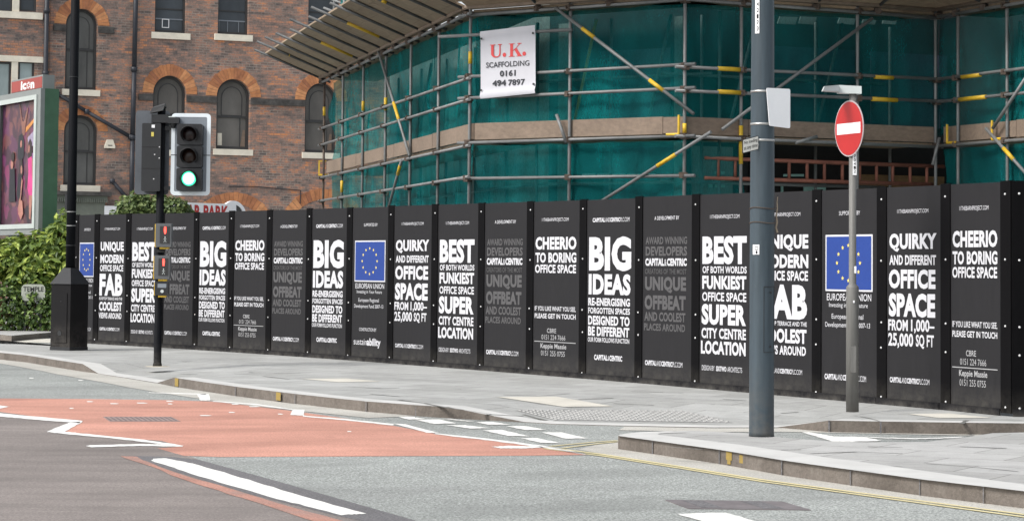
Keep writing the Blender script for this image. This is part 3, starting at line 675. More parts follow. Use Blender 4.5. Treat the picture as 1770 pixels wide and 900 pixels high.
pn = Vector((OUT[1].x, OUT[1].y, 0)); pp = Vector((WB[1].x, WB[1].y, 0))+pn*0.12
for k in range(5):
    u0 = 1006+k*26
    q = [on_plane(a, c, pp, pn) for a, c in ((u0, 303), (u0+22, 302.5), (u0+22, 300), (u0, 300.5))]
    mb = MB(); mb.hexa([p-pn*.02 for p in q], q); mb.build('bright_slot', SIGNWHITE, b, world=True)
pn = Vector((OUT[2].x, OUT[2].y, 0)); pp = Vector((WB[2].x, WB[2].y, 0))+pn*0.10
for u0, u1 in ((1344, 1375), (1380, 1408), (1448, 1476), (1490, 1512), (1525, 1548)):
    q = [on_plane(a, c, pp, pn) for a, c in ((u0, 41), (u1, 43), (u1+4, 30), (u0+4, 29))]
    mb = MB(); mb.hexa([p-pn*.02 for p in q], q); mb.build('ceiling_reflection_patch', WALL_L, b, world=True)  # pale patches painted in for light reflected on the ceiling

# debris netting, one sheet per side of the scaffold
NB = offs(0.10)
def net(i, t0, t1, z0, z1, label, nu=40, nv=20, seed=0, sag=0.05, hem=0.05):
    p = NB[i].lerp(NB[i+1], t0); q = NB[i].lerp(NB[i+1], t1); o = OUT[i]
    t = MB(); vs = []
    for j in range(nv+1):
        for k in range(nu+1):
            a = k/nu; c = j/nv; x = p.lerp(q, a); L = (q-p).length
            w1 = mnoise.noise(Vector((a*L*1.1+seed, c*2.3, seed)))*sag*2.0 + mnoise.noise(Vector((a*L*3.1, c*2.0+a*L, seed+5)))*sag*1.3
            edge = math.sin(math.pi*min(1, max(0, c)))
            w1 = w1*(0.35+0.65*edge) - 0.07*abs(math.sin(math.pi*a*L/2.2))*edge
            zz = z0+(z1-z0)*c
            if j == 0: zz += mnoise.noise(Vector((a*L*2.1, seed, 3)))*hem
            if j == nv: zz += mnoise.noise(Vector((a*L*2.5, seed, 9)))*hem*0.6
            if k == 0 and t0 > 0 or k == nu and t1 < 1:
                x = x + (q-p).normalized()*mnoise.noise(Vector((c*4, seed, 1)))*0.25
            vs.append((x.x+o.x*w1, x.y+o.y*w1, zz))
    fs = [(j*(nu+1)+k, j*(nu+1)+k+1, (j+1)*(nu+1)+k+1, (j+1)*(nu+1)+k) for j in range(nv) for k in range(nu)]
    t.add(vs, fs); ob = t.build('debris_net', NET, smooth=True)
    return tag(ob, label, 'netting', 'teal debris nets on the scaffold')
net(0, 0.035, 1.0, 3.72, 5.62, 'bright teal net above the timber boards on the long left scaffold face', 70, 20, 1, 0.06)
net(0, 0.03, 1.0, 0.3, 3.55, 'bright teal net hanging below the timber boards on the left scaffold face', 70, 20, 2, 0.07, 0.1)
net(1, 0.0, 1.0, 3.72, 5.62, 'teal net sheet behind the white phone number banner and above the boards', 36, 20, 3)
net(1, 0.0, 1.0, 0.3, 3.5, 'teal net sheet below the boards under the white banner', 36, 20, 4)
net(2, 0.0, 1.0, 3.72, 5.62, 'dark shaded teal net behind the no entry sign and above the boards', 36, 20, 5)
net(2, 0.0, 0.235, 0.3, 3.5, 'narrow teal net beside the left end of the rust red ladder', 12, 20, 6)
net(3, 0.0, 1.0, 3.72, 5.62, 'dark teal net on the far right scaffold face above the boards', 30, 20, 7)
net(3, 0.02, 1.0, 0.3, 3.5, 'teal net at far right under the boards and right of the ladder', 30, 20, 8)
net(0, 0.10, 0.5, 6.45, 9.0, 'scrap of bright teal net standing above the sloping board fan', 30, 16, 9, 0.1, 0.2)

sc = thing('scaffold', 'steel tube scaffold with timber boards and sloping fan wrapped round the corner building', 'scaffold', (A[1].x, A[1].y, 0))
TR = 0.0275
def s3(i, t, z, out=0.0):
    p = A[i].lerp(A[i+1], t)+OUT[i]*out; return Vector((p.x, p.y, z))
def tube(p, q, name, m=GALV, r=TR):
    mb = MB(); mb.tube(p, q, r, 10); return mb.build(name, m, sc, smooth=True, world=True)
def sleeve(p, q, a, c):
    p, q = Vector(p), Vector(q); mb = MB(); mb.tube(p.lerp(q, a), p.lerp(q, c), TR+0.005, 10); return mb.build('yellow_band', YELLOWP, sc, smooth=True, world=True)
cmb = MB(); cmb.box(-.05, .05, -.055, .055, -.045, .045); cmb.tube((-.075, 0, 0), (.075, 0, 0), .02, 8); cmb.tube((0, -.07, .02), (0, .07, .02), .016, 8)
coupler0 = None
def coupler(p):
    global coupler0
    loc = Vector(p)-Vector((A[1].x, A[1].y, 0))
    if coupler0 is None:
        coupler0 = cmb.build('coupler', RUSTY, sc); coupler0.location = loc; return
    o = copy_part(coupler0, sc, loc); o.rotation_euler = (0, 0, random.uniform(0, 3))
def t_at_u(i, u):
    lo, hi = 0.0, 1.0
    f = lambda t: (A[i].lerp(A[i+1], t).x, A[i].lerp(A[i+1], t).y)
    def uu(t):
        x, y = f(t); d = Vector((x, y, 4.2))-EYE; return CX+F*d.dot(rt)/d.dot(fw)
    inc = uu(1) > uu(0)
    for _ in range(40):
        mid = (lo+hi)/2
        if (uu(mid) < u) == inc: lo = mid
        else: hi = mid
    return lo
posts = [(0, t, 0.0) for t in (0.0, 1/6, 2/6, 3/6, 4/6, 5/6, 1.0)]+[(1, t_at_u(1, 985), 0), (1, 1.0, 0), (2, t_at_u(2, 1281), 0), (2, t_at_u(2, 1482), 0), (2, 0.99, 0), (3, t_at_u(3, 1656), 0), (3, t_at_u(3, 1741), 0), (3, .72, 0), (3, 1.0, 0)]
bands = {1: (3.1, 3.35), 0: (4.9, 5.1), 3: (4.55, 4.8), 9: (3.15, 3.75), 6: (4.85, 5.05), 2: (4.7, 4.9), 8: (3.6, 3.75)}
ztop = {0: 5.95, 1: 9.0, 2: 9.0}
for k, (i, t, o) in enumerate(posts):
    p = s3(i, t, 0.0); q = s3(i, t, ztop.get(k, 8.0)); tube(p, q, 'standard', GALV if k else RUSTY)
    if k in bands:
        mb = MB(); mb.tube((p.x, p.y, bands[k][0]), (p.x, p.y, bands[k][1]), TR+.006, 10); mb.build('yellow_band', YELLOWP, sc, smooth=True, world=True)
for k, (i, t, o) in enumerate(posts):
    if 0 < k < 14: tube(s3(i, min(.98, t), 0.0, -1.22), s3(i, min(.98, t), 5.6, -1.22), 'standard')
for i in range(4):
    for z in (4.62, 2.9): tube(s3(i, 0.05, z, -1.18), s3(i, .95, z, -1.18), 'ledger')
    for t in (.3, .65): tube(s3(i, t, 3.6, -1.15), s3(i, t+.12, 5.6, -1.15), 'brace', YELLOWP if i == 1 and t < .5 else GALV)
LZ = {0: (2.97, 3.50, 4.25, 4.62, 5.66), 1: (2.95, 3.55, 4.28, 4.64, 5.66), 2: (3.55, 4.26, 4.62, 5.66), 3: (2.75, 3.55, 4.26, 4.62, 5.66)}
for i in range(4):
    for z in LZ[i]:
        L = (A[i+1]-A[i]).length; ov = 0.28/L
        a, c = (-ov if i in (0,) else -ov*0.7), 1+ov*(0.8 if i < 2 else 0.2)
        off = TR*2.1
        if i == 0 and z in (4.62, 4.25): a = -0.4/L
        p, q = s3(i, a, z+random.uniform(-.015, .015), off), s3(i, c, z+random.uniform(-.03, .03), off)
        tube(p, q, 'ledger')
        for k, (pi, pt, _) in enumerate(posts):
            if pi == i or (pi == i-1 and pt == 1.0): coupler(s3(i, pt if pi == i else 0.0, z, off*0.6))
pq = (s3(1, -0.15, 5.32, .06), s3(1, t_at_u(1, 992), 5.30, .06)); tube(*pq, 'ledger')
# yellow bands along the ledgers
for u0, u1, z, i in ((1237, 1275, 4.62, 2), (1238, 1276, 4.26, 2), (1508, 1540, 4.62, 2), (1503, 1547, 4.26, 2)):
    ta, tb = t_at_u(i, u0), t_at_u(i, u1); mb = MB(); mb.tube(s3(i, ta, z, TR*2.1), s3(i, tb, z, TR*2.1), TR+.009, 10); mb.build('yellow_band', YELLOWP, sc, smooth=True, world=True)
for u0, u1, z, i in ((1668, 1700, 4.62, 3), (1664, 1710, 4.26, 3)):
    ta, tb = t_at_u(i, u0), t_at_u(i, u1); mb = MB(); mb.tube(s3(i, ta, z, TR*2.1), s3(i, tb, z, TR*2.1), TR+.009, 10); mb.build('yellow_band', YELLOWP, sc, smooth=True, world=True)
# boards: toe board standing on edge, working platform of flat boards behind it
def board(i, t0, t1, z0, z1, name, m, out=0.0, th=0.04):
    p, q = A[i].lerp(A[i+1], t0)+OUT[i]*out, A[i].lerp(A[i+1], t1)+OUT[i]*out; o = -OUT[i]*th
    mb = MB(); mb.hexa([(p.x,p.y,z0),(q.x,q.y,z0),(q.x+o.x,q.y+o.y,z0),(p.x+o.x,p.y+o.y,z0)], [(p.x,p.y,z1),(q.x,q.y,z1),(q.x+o.x,q.y+o.y,z1),(p.x+o.x,p.y+o.y,z1)])
    return mb.build(name, m, sc, world=True)
for i, cuts in ((0, (0.015, 0.27, 0.55, 0.79, 1.004)), (1, (-0.005, 0.9, 1.005)), (2, (0.005, 0.245, 0.62, 1.0)), (3, (0.02, 0.38, 1.0))):
    for a, c in zip(cuts, cuts[1:]):
        board(i, a+.001, c-.001, 3.60+random.uniform(-.006, .006), 3.86+random.uniform(-.006, .01), 'toe_board', TIMBER, -0.03)
    for k in range(5): board(i, 0.01, 0.99, 3.556, 3.594, 'platform_board', FANWOOD, -0.08-k*0.235, 0.225)
    for k in range(5): board(i, 0.01, 0.99, 5.70, 5.738, 'platform_board', FANWOOD, -0.02-k*0.235, 0.225)
# square open end of the bottom lift at the left end (yellow tag box)
e = s3(0, -0.006, 3.65); mb = MB(); mb.box(e.x-.10, e.x+.16, e.y-.03, e.y+.03, 3.55, 3.59); mb.box(e.x-.10, e.x-.07, e.y-.03, e.y+.03, 3.6, 3.86); mb.box(e.x-.10, e.x+.08, e.y-.03, e.y+.03, 3.865, 3.89)
mb.build('yellow_end_guard', YELLOWP, sc, world=True)
for i, t in ((1, 0.985), (3, 0.066), (3, 0.29)):
    e = s3(i, t, 3.58, .07); d = seg_dir(i); mb = MB(); q = e-Vector((d.x, d.y, 0))*(0.22 if i == 1 else -.24)
    mb.tube(e, q, .022, 8); mb.tube(e, e+Vector((0, 0, .3)), .02, 8); mb.build('yellow_end_guard', YELLOWP, sc, world=True)
# sloping fan of boards thrown out over the street
FO, FUP, FZ = 1.33, 0.55, 5.74
for i in range(4):
    L = (A[i+1]-A[i]).length
    nb = 5
    for k in range(nb):
        a0, a1 = k/nb, (k+1)/nb-0.006
        x0 = -0.02 if i == 0 else (-0.75*a0/L if i == 1 else (-.4*a0/L if i == 2 else 0.0))
        ext = 0.9*a0/L if i in (0, 1) else -0.4*a0/L
        p = [s3(i, x0, FZ+FUP*a0, FO*a0), s3(i, 1+ext, FZ+FUP*a0, FO*a0), s3(i, 1+ext, FZ+FUP*a1, FO*a1), s3(i, x0, FZ+FUP*a1, FO*a1)]
        npc = max(1, int(round(L/3.9)))
        for j in range(npc):
            ja, jb = j/npc, (j+1)/npc-0.0015
            q = [p[0].lerp(p[1], ja), p[0].lerp(p[1], jb), p[3].lerp(p[2], jb), p[3].lerp(p[2], ja)]
            mb = MB(); mb.hexa(q, [v+Vector((0, 0, .036)) for v in q]); mb.build('fan_board', FANWOOD, sc, world=True)
    nt_ = max(3, int(round(L/1.22)))
    for k in range(nt_+1):
        t = k/nt_ + random.uniform(-.008, .008)
        if i and k == 0: continue
        ov = random.uniform(0.18, 0.42)
        zz = -0.04; r_ = (FO+ov)/FO
        p, q = s3(i, t, FZ+zz-0.03, -0.15), s3(i, t, FZ+FUP*r_+zz, FO*r_)
        tube(p, q, 'fan_tube', DARKTUBE)
        if k % 3 == 1: sleeve(p, q, 0.42+random.uniform(-.2, .2), 0.62)
        coupler(s3(i, t, FZ-.06, 0.05))
    tube(s3(i, -0.01, FZ+.03, 0.1), s3(i, 1.0, FZ+.03, 0.1), 'fan_rail', TIMBER, .035)
# braces measured on the plane of their scaffold face
def onface(i, u, v, out=0.09):
    nn = Vector((OUT[i].x, OUT[i].y, 0)); pp = Vector((A[i].x, A[i].y, 0))+nn*out; return on_plane(u, v, pp, nn)
for i, a, c, sl_ in ((0, (653, 85), (708, 270), ((.52, .68),)), (0, (694, 277), (672, 358), ((.1, .3),)), (1, (960, 14), (1199, 197), ((.2, .29), (.69, .79))), (1, (1229, 228), (1030, 354), ((.30, .46),)),
                     (2, (1508, 32), (1248, 224), ()), (1, (962, 198), (979, 247), ()), (3, (1775, 132), (1716, 222), ()), (3, (1704, 222), (1778, 305), ((.42, .66),)), (2, (1624, 238), (1612, 285), ()), (2, (1375, 247), (1412, 236), ())):
    p, q = onface(i, *a), onface(i, *c); tube(p, q, 'brace')
    for x, y in sl_: sleeve(p, q, x, y)
p = at(577, 40, 53); tube((p.x, p.y, 5.9), (p.x, p.y, 9), 'standard')
for v in (14, -6): 
    p = at(560, v, 53); q = at(600, v+16, 52.5); tube(p, q, 'ledger')

# rust red ladder slung on the outside of the scaffold
ld = thing('ladder', 'long rust red steel ladder slung sideways on the scaffold behind the no entry sign', 'ladder', tuple(onface(2, 1218, 308, -0.12)))
mb = MB(); mb.tube(onface(2, 1217, 273, -.12), onface(2, 1632, 288, -.12), .032, 8); mb.build('rail', RUSTRED, ld, smooth=True, world=True)
mb = MB(); mb.tube(onface(2, 1217, 307.5, -.12), onface(2, 1612, 319, -.12), .032, 8); mb.build('rail', RUSTRED, ld, smooth=True, world=True)
for u in (1241, 1271, 1302, 1333, 1364, 1395, 1425, 1456, 1486, 1515, 1543, 1573, 1602):
    k = (u-1217)/415.0; mb = MB(); mb.tube(onface(2, u, 273+15*k, -.12), onface(2, u, 307.5+11.8*k, -.12), .027, 8); mb.build('rung', RUSTRED, ld, smooth=True, world=True)

# banner tied to the tubes
nb_ = Vector((OUT[1].x, OUT[1].y, 0)); o3 = onface(1, 831, 168, 0.13); e3 = onface(1, 926, 165, 0.13)
ang = math.atan2(e3.y-o3.y, e3.x-o3.x); BW = math.hypot(e3.x-o3.x, e3.y-o3.y)
BH = zat(o3.x, o3.y, 55)-zat(o3.x, o3.y, 171); bz0 = zat(o3.x, o3.y, 171)
bn = thing('banner', 'white scaffolding company banner with red initials tied to the tubes', 'banner', (o3.x, o3.y, bz0), ang)
mb = MB(); nu, nv = 16, 22; vs = []
for j in range(nv+1):
    for k in range(nu+1):
        x = BW*k/nu; z = BH*j/nv; vs.append((x-0.03*(j/nv)*(1-k/nu)*0-0.02*(j/nv), 0.004*math.sin(x*5+z*1.3)-0.030*math.exp(-((z-0.05)/0.05)**2)-0.022*math.exp(-((z-BH+.04)/0.05)**2), z+0.05*k/nu))
mb.add(vs, [(j*(nu+1)+k, j*(nu+1)+k+1, (j+1)*(nu+1)+k+1, (j+1)*(nu+1)+k) for j in range(nv) for k in range(nu)])
VINYL = mat('white_vinyl', (0.52, 0.52, 0.56), 0.5, 0, 0.05, 1.5, 8)
sheet_o = mb.build('sheet', VINYL, bn, smooth=True)
BRED = mat('banner_red', (0.62, 0.06, 0.06), 0.5, 0, 0.04); BBLK = mat('banner_black', (0.03, 0.032, 0.04), 0.5, 0, 0.04)
def bx(f): return BW*f-0.01
Y0 = -0.009
rm = MB()
def pl(mb, pts, x0, x1, z0, z1): mb.poly([(x0+(x1-x0)*a, Y0, z0+(z1-z0)*c) for a, c in pts])
ux0, ux1, uz0, uz1 = bx(.175), bx(.395), BH*.60, BH*.795
pl(rm, [(.0, 1), (.46, 1), (.46, .95), (.0, .95)], ux0, ux1, uz0, uz1); pl(rm, [(.66, 1), (1, 1), (1, .95), (.66, .95)], ux0, ux1, uz0, uz1)
ring = [(.10, .949)]+[(.10, .3)]+[(.5-.40*math.cos(math.pi*k/10), .30-.30*math.sin(math.pi*k/10)) for k in range(1, 10)]+[(.88, .3), (.88, .949), (.79, .949), (.79, .33)]+[(.555+.235*math.cos(math.pi*k/8), .30-.22*math.sin(math.pi*k/8)) for k in range(1, 8)]+[(.32, .33), (.32, .949)]
k2 = shape(ring, [], 0, 0); k2.v = [(ux0+(ux1-ux0)*x, Y0, uz0+(uz1-uz0)*z) for x, y, z in k2.v]; rm.add(k2.v, k2.f)
kx0, kx1 = bx(.52), bx(.755)
for q in ([(0,1),(.45,1),(.45,.95),(0,.95)], [(0,0),(.45,0),(.45,.05),(0,.05)], [(.11,.949),(.33,.949),(.33,.051),(.11,.051)], [(.66,1),(1,1),(1,.95),(.66,.95)], [(.58,0),(1.04,0),(1.04,.05),(.58,.05)],
          [(.80,.949),(.90,.949),(.42,.48),(.332,.48),(.332,.40)], [(.42,.53),(.60,.66),(.98,.051),(.70,.051)]):
    pl(rm, q, kx0, kx1, uz0, uz1)
for cx in (.44, .80):
    rm.poly([(bx(cx)+.036*math.cos(k*math.pi/6), Y0, uz0+.038+.036*math.sin(k*math.pi/6)) for k in range(12)])
rm.build('red_lettering', BRED, bn)
for a_ in (('SCAFFOLDING', .105, .895, .455, .535, 0.012), ('0161', .36, .65, .315, .405, .035), ('494', .225, .475, .175, .265, .035), ('7897', .515, .82, .175, .265, .035)):
    MB().text(a_[0], bx(a_[1]), bx(a_[2]), BH*a_[3], BH*a_[4], Y0, a_[5]).build('black_lettering', BBLK, bn)
for x, z in ((.02, BH-.12), (BW-.05, BH-.08), (.02, .14), (BW-.03, .2)):
    em = MB(); em.tube((x, -.02, z), (x, -.03, z), .018, 8); em.build('eyelet', SIGNBLACK, bn)

# ================================================================== HOARDING
BP = [(133, 591.6), (169, 594.2), (223.7, 597), (281, 600.3), (341, 604), (402, 608.2), (468, 612.6), (536.7, 617.4), (607, 622.4), (679, 627.8), (755, 633.8), (836, 640), (921, 646.6), (1013, 654), (1110, 662),
      (1209, 670.9), (1313, 680.4), (1420, 689.8), (1533, 699.8), (1643.8, 710), (1749, 719.6)]
HP = [gp(u, v, 0) for u, v in BP]
# smooth the depth along the run
for _ in range(6):
    Y = [p.y for p in HP]
    for i in range(1, len(HP)-1):
        y = 0.25*Y[i-1]+0.5*Y[i]+0.25*Y[i+1]; d = HP[i]-EYE; HP[i] = Vector((HP[i].x*y/HP[i].y, y, 0))
HH = 2.44
URL = '11THEBARNPROJECT.COM'; CAP = 'CAPITALANDCENTRICPLC.COM'
# text, x0, x1, top fraction, bottom fraction, weight, print
POST = {
'best': [(URL, .2, .77, .104, .129, 0, 'w'), ('BEST', .05, .91, .213, .358, .05, 'w'), ('OF BOTH WORLDS', .055, .91, .368, .404, .03, 'w'), ('FUNKIEST', .05, .905, .416, .486, .045, 'w'), ('OFFICE SPACE', .05, .905, .501, .548, .03, 'w'),
         ('SUPER', .04, .90, .562, .669, .05, 'w'), ('CITY CENTRE', .04, .90, .685, .739, .035, 'w'), ('LOCATION', .03, .895, .751, .82, .045, 'w'), ('DESIGN BY ', .05, .30, .878, .904, 0, 'w'), ('SIXTWO', .33, .53, .878, .904, .04, 'w'), ('ARCHITECTS', .55, .83, .878, .904, 0, 'w')],
'quirky': [(URL, .2, .78, .103, .126, 0, 'w'), ('QUIRKY', .05, .93, .213, .297, .045, 'w'), ('AND DIFFERENT', .05, .92, .312, .357, .035, 'w'), ('OFFICE', .04, .91, .377, .465, .045, 'w'), ('SPACE', .04, .905, .486, .594, .05, 'w'), ('FROM', .03, .40, .606, .658, .035, 'w'), ('1,000\u2013', .46, .89, .603, .667, .03, 'w'), ('25,000', .03, .50, .668, .738, .03, 'w'), ('SQ FT', .55, .88, .671, .735, .03, 'w'),
           ('CAPITAL', .06, .28, .870, .895, .045, 'w'), ('AND', .285, .38, .870, .895, 0, 'w'), ('CENTRIC', .385, .60, .870, .895, .045, 'w'), ('PLC.COM', .605, .80, .870, .895, 0, 'w')],
'award': [('A DEVELOPMENT BY', .24, .74, .103, .123, .005, 'w'), ('AWARD WINNING', .06, .90, .213, .253, .03, 'g'), ('DEVELOPERS', .06, .90, .264, .315, .04, 'g'), ('CAPITAL', .055, .44, .327, .368, .05, 'w'), ('&', .445, .49, .332, .368, 0, 'w'), ('CENTRIC', .50, .895, .327, .368, .05, 'w'),
          ('CREATORS OF THE MOST', .05, .89, .384, .411, .005, 'g'), ('UNIQUE', .05, .885, .425, .512, .05, 'g'), ('OFFBEAT', .045, .88, .524, .602, .05, 'g'), ('AND COOLEST', .04, .875, .614, .663, .035, 'g'), ('PLACES AROUND', .035, .87, .675, .714, .03, 'g'),
          ('CAPITAL', .06, .29, .873, .900, .045, 'w'), ('AND', .295, .39, .873, .900, 0, 'w'), ('CENTRIC', .395, .62, .873, .900, .045, 'w'), ('PLC.COM', .625, .82, .873, .900, 0, 'w')],
'big': [('CAPITAL', .12, .38, .103, .127, .045, 'w'), ('AND', .385, .48, .103, .127, 0, 'w'), ('CENTRIC', .485, .69, .103, .127, .045, 'w'), ('PLC.COM', .695, .88, .103, .127, 0, 'w'), ('BIG', .05, .92, .208, .398, .05, 'w'), ('IDEAS', .045, .91, .414, .53, .05, 'w'),
        ('RE-ENERGISING', .04, .90, .547, .591, .04, 'w'), ('FORGOTTEN SPACES', .04, .90, .601, .635, .03, 'w'), ('DESIGNED TO', .04, .895, .646, .698, .04, 'w'), ('BE DIFFERENT', .04, .89, .706, .758, .04, 'w'), ('OUR FORM FOLLOWS FUNCTION', .035, .89, .766, .792, .02, 'w'),
        ('CAPITAL', .17, .45, .861, .891, .045, 'w'), ('&', .455, .485, .865, .891, 0, 'w'), ('CENTRIC', .49, .75, .861, .891, .045, 'w')],
'cheerio': [(URL, .18, .76, .097, .122, 0, 'w'), ('CHEERIO', .04, .93, .205, .279, .045, 'w'), ('TO BORING', .04, .93, .295, .354, .04, 'w'), ('OFFICE SPACE', .035, .925, .364, .413, .035, 'w'), ('IF YOU LIKE WHAT YOU SEE,', .035, .925, .603, .634, .015, 'w'), ('PLEASE GET IN TOUCH', .035, .925, .645, .673, .025, 'w'),
            ('CBRE', .31, .51, .729, .755, .01, 'l'), ('0151 224 7666', .19, .71, .766, .794, 0, 'l'), ('Keppie Massie', .17, .73, .816, .852, .02, 'l'), ('0151 255 0755', .18, .70, .857, .886, 0, 'l')],
'unique': [(URL, .19, .77, .102, .126, 0, 'w'), ('UNIQUE', .05, .92, .21, .292, .045, 'w'), ('MODERN', .045, .92, .308, .375, .045, 'w'), ('OFFICE SPACE', .04, .915, .388, .437, .035, 'w'), ('FAB', .03, .90, .456, .625, .05, 'w'), ('ROOFTOP TERRACE AND THE', .03, .895, .636, .658, .015, 'w'),
           ('COOLEST', .03, .89, .672, .742, .045, 'w'), ('VIEWS AROUND', .02, .88, .755, .8, .035, 'w'), ('CAPITAL', .06, .29, .868, .892, .045, 'w'), ('AND', .295, .39, .868, .892, 0, 'w'), ('CENTRIC', .395, .61, .868, .892, .045, 'w'), ('PLC.COM', .615, .81, .868, .892, 0, 'w')],
'europe': [('SUPPORTED BY', .32, .70, .103, .123, 0, 'w'), ('EUROPEAN UNION', .10, .90, .494, .527, .005, 'w'), ('Investing in Your Future', .14, .84, .537, .565, 0, 'w'), ('European Regional', .19, .76, .590, .621, 0, 'w'), ('Development Fund 2007-13', .07, .88, .630, .660, 0, 'w')],
'europe_sus': [('CONSTRUCTION BY', .22, .70, .782, .803, 0, 'w'), ('sustain', .07, .44, .855, .893, 0, 'w'), ('ability', .44, .82, .847, .910, .035, 'w')],
'europe_cap': [('CAPITAL', .06, .29, .876, .903, .045, 'w'), ('AND', .295, .39, .876, .903, 0, 'w'), ('CENTRIC', .395, .61, .876, .903, .045, 'w'), ('PLC.COM', .615, .81, .876, .903, 0, 'w')],
}
ORDER = [('europe', 'black hoarding panel with blue starred flag, farthest left and half behind the lamp column cabinet'),
 ('unique', 'black hoarding panel reading UNIQUE MODERN right of the lamp column cabinet'),
 ('best', 'black hoarding panel reading BEST partly behind the traffic light pole'),
 ('award', 'black hoarding panel with grey AWARD WINNING text just right of the traffic light pole'),
 ('big', 'black hoarding panel reading BIG IDEAS directly left of a CHEERIO panel, smallest of three'),
 ('cheerio', 'black hoarding panel reading CHEERIO, smallest and farthest left of the three CHEERIO panels'),
 ('award', 'black hoarding panel with grey AWARD WINNING text between CHEERIO on its left and BIG IDEAS'),
 ('big', 'black hoarding panel reading BIG IDEAS immediately left of a blue flag panel'),
 ('europe', 'black hoarding panel with blue starred flag and the word sustainability near its foot'),
 ('quirky', 'black hoarding panel reading QUIRKY between the unobstructed blue flag and BEST'),
 ('best', 'black hoarding panel reading BEST in full, just right of QUIRKY and beneath the white banner'),
 ('award', 'black hoarding panel with grey AWARD WINNING text between BEST on its left and CHEERIO'),
 ('cheerio', 'black hoarding panel reading CHEERIO in the middle of the run, left of BIG IDEAS'),
 ('big', 'black hoarding panel reading BIG IDEAS, largest of the three, between CHEERIO and grey text'),
 ('award', 'black hoarding panel with grey AWARD WINNING text directly left of a BEST panel, largest such'),
 ('best', 'black hoarding panel reading BEST directly left of the big blue grey pole'),
 ('unique', 'black hoarding panel reading UNIQUE MODERN with its left edge behind the big blue grey pole'),
 ('europe', 'black hoarding panel with blue starred flag crossed by the no entry sign post'),
 ('quirky', 'black hoarding panel reading QUIRKY right of the no entry sign post'),
 ('cheerio', 'black hoarding panel reading CHEERIO, nearest panel at the right hand corner')]
bolt_me = MB(); bolt_me.lathe([(0.0125, 0), (0.0125, 0.005), (0.007, 0.010)], n=8)
bolt_me.v = [(x, -z, y) for x, y, z in bolt_me.v]
bolt0 = None
GRP = 'printed hoarding panels round the building site'
def stars(x0, x1, z0, z1, y):
    res = []; cx, cz = (x0+x1)/2, (z0+z1)/2; rad = (z1-z0)*0.31; rx = (x1-x0)*.245
    for k in range(12):
        a = 2*math.pi*k/12; px, pz = cx+rx*math.sin(a), cz+rad*math.cos(a); r1 = (z1-z0)*.042
        out = [(px+r1*(1 if i % 2 == 0 else .42)*math.sin(i*math.pi/5), y, pz+r1*(1 if i % 2 == 0 else .42)*math.cos(i*math.pi/5)) for i in range(10)]
        mb = MB(); res.append(mb)
        for i in range(0, 10, 2): mb.poly([(px, y, pz), out[i-1], out[i], out[i+1]])
    return res
for i, (kind, label) in enumerate(ORDER):
    p, q = HP[i], HP[i+1]; d = q-p; W = d.length; ang = math.atan2(d.y, d.x)
    # the cover strip stands on the left joint; HP is the left edge of the printed board, so the strip lies left of it
    bw = 0.175; t = thing('hoarding_panel', label, 'hoarding', (p.x, p.y, 0), ang, GRP)
    hh = HH+random.uniform(-.006, .008); nxt = 0.175
    MB().box(0.0, W-nxt-0.002, 0.0, 0.02, 0.045, hh).build('board', BOARD, t)
    MB().box(-bw, 0.0-0.002, -0.012, 0.02, 0.03, hh+0.012).build('cover_strip', BATTEN, t)
    if i == 19: MB().box(W-nxt, W, -0.012, 0.02, 0.03, hh+.012).build('cover_strip', BATTEN, t)
    MB().box(-bw, W-nxt-.002, -0.028, -0.013, 0.0, 0.075).build('plinth', PLINTH, t)
    MB().box(0.06, 0.16, 0.021, 0.12, 0.0, hh-.1).build('rear_post', WALL_D, t)
    for fz in (.05, .335, .62, .74, .965):
        loc = (-bw*random.uniform(.42, .52), -0.012, HH*(1-fz)+random.uniform(-.01, .01))
        if bolt0 is None: bolt0 = bolt_me.build('bolt', BOLT, t); bolt0.location = loc
        else: copy_part(bolt0, t, loc)
        if i == 19 and fz != .74: copy_part(bolt0, t, (W-.09, -0.012, loc[2]))
    pw = W-nxt
    lines = list(POST[kind])
    if kind == 'europe': lines += POST['europe_sus'] if i == 8 else POST['europe_cap']
    for s_, x0, x1, a, c, bold, col in lines:
        MB().text(s_.strip(), x0*pw, x1*pw, HH*(1-c), HH*(1-a), -0.003, bold).build({'w': 'lettering', 'g': 'grey_lettering', 'l': 'contact_lettering'}[col], {'w': WHITE_PRINT, 'g': GREY_PRINT, 'l': LIGHT_PRINT}[col], t)
    if kind == 'cheerio': MB().poly([(.03*pw, -.003, HH*.196), (.93*pw, -.003, HH*.196), (.93*pw, -.003, HH*.192), (.03*pw, -.003, HH*.192)]).build('printed_rule', LIGHT_PRINT, t)
    if kind == 'europe':
        z0, z1 = HH*(1-.483), HH*(1-.215)
        fl = MB().box(.075*pw, .925*pw, -.004, -.001, z0, z1).build('flag', WHITE_PRINT, t)
        MB().box(.075*pw+.022, .925*pw-.022, -.007, -.0045, z0+.022, z1-.022).build('field', BLUE_FLAG, fl)
        for st_ in stars(.075*pw, .925*pw, z0, z1, -.0095): st_.build('star', STAR, fl)
# return panel round the right hand corner
p = HP[-1]; t = thing('hoarding_panel', 'plain black hoarding panel turning the corner at the right edge', 'hoarding', (p.x, p.y, 0), R(8), GRP)
MB().box(0.002, 1.22, 0.0, 0.02, 0.045, HH).build('board', BATTEN, t); MB().box(0.004, 0.14, -0.014, -0.002, 0.03, HH+.012).build('cover_strip', BATTEN, t); MB().box(0.004, 1.22, -0.028, -0.015, 0, .075).build('plinth', PLINTH, t)
for fz in (.05, .335, .62, .74, .965): copy_part(bolt0, t, (.08, -0.014, HH*(1-fz)))

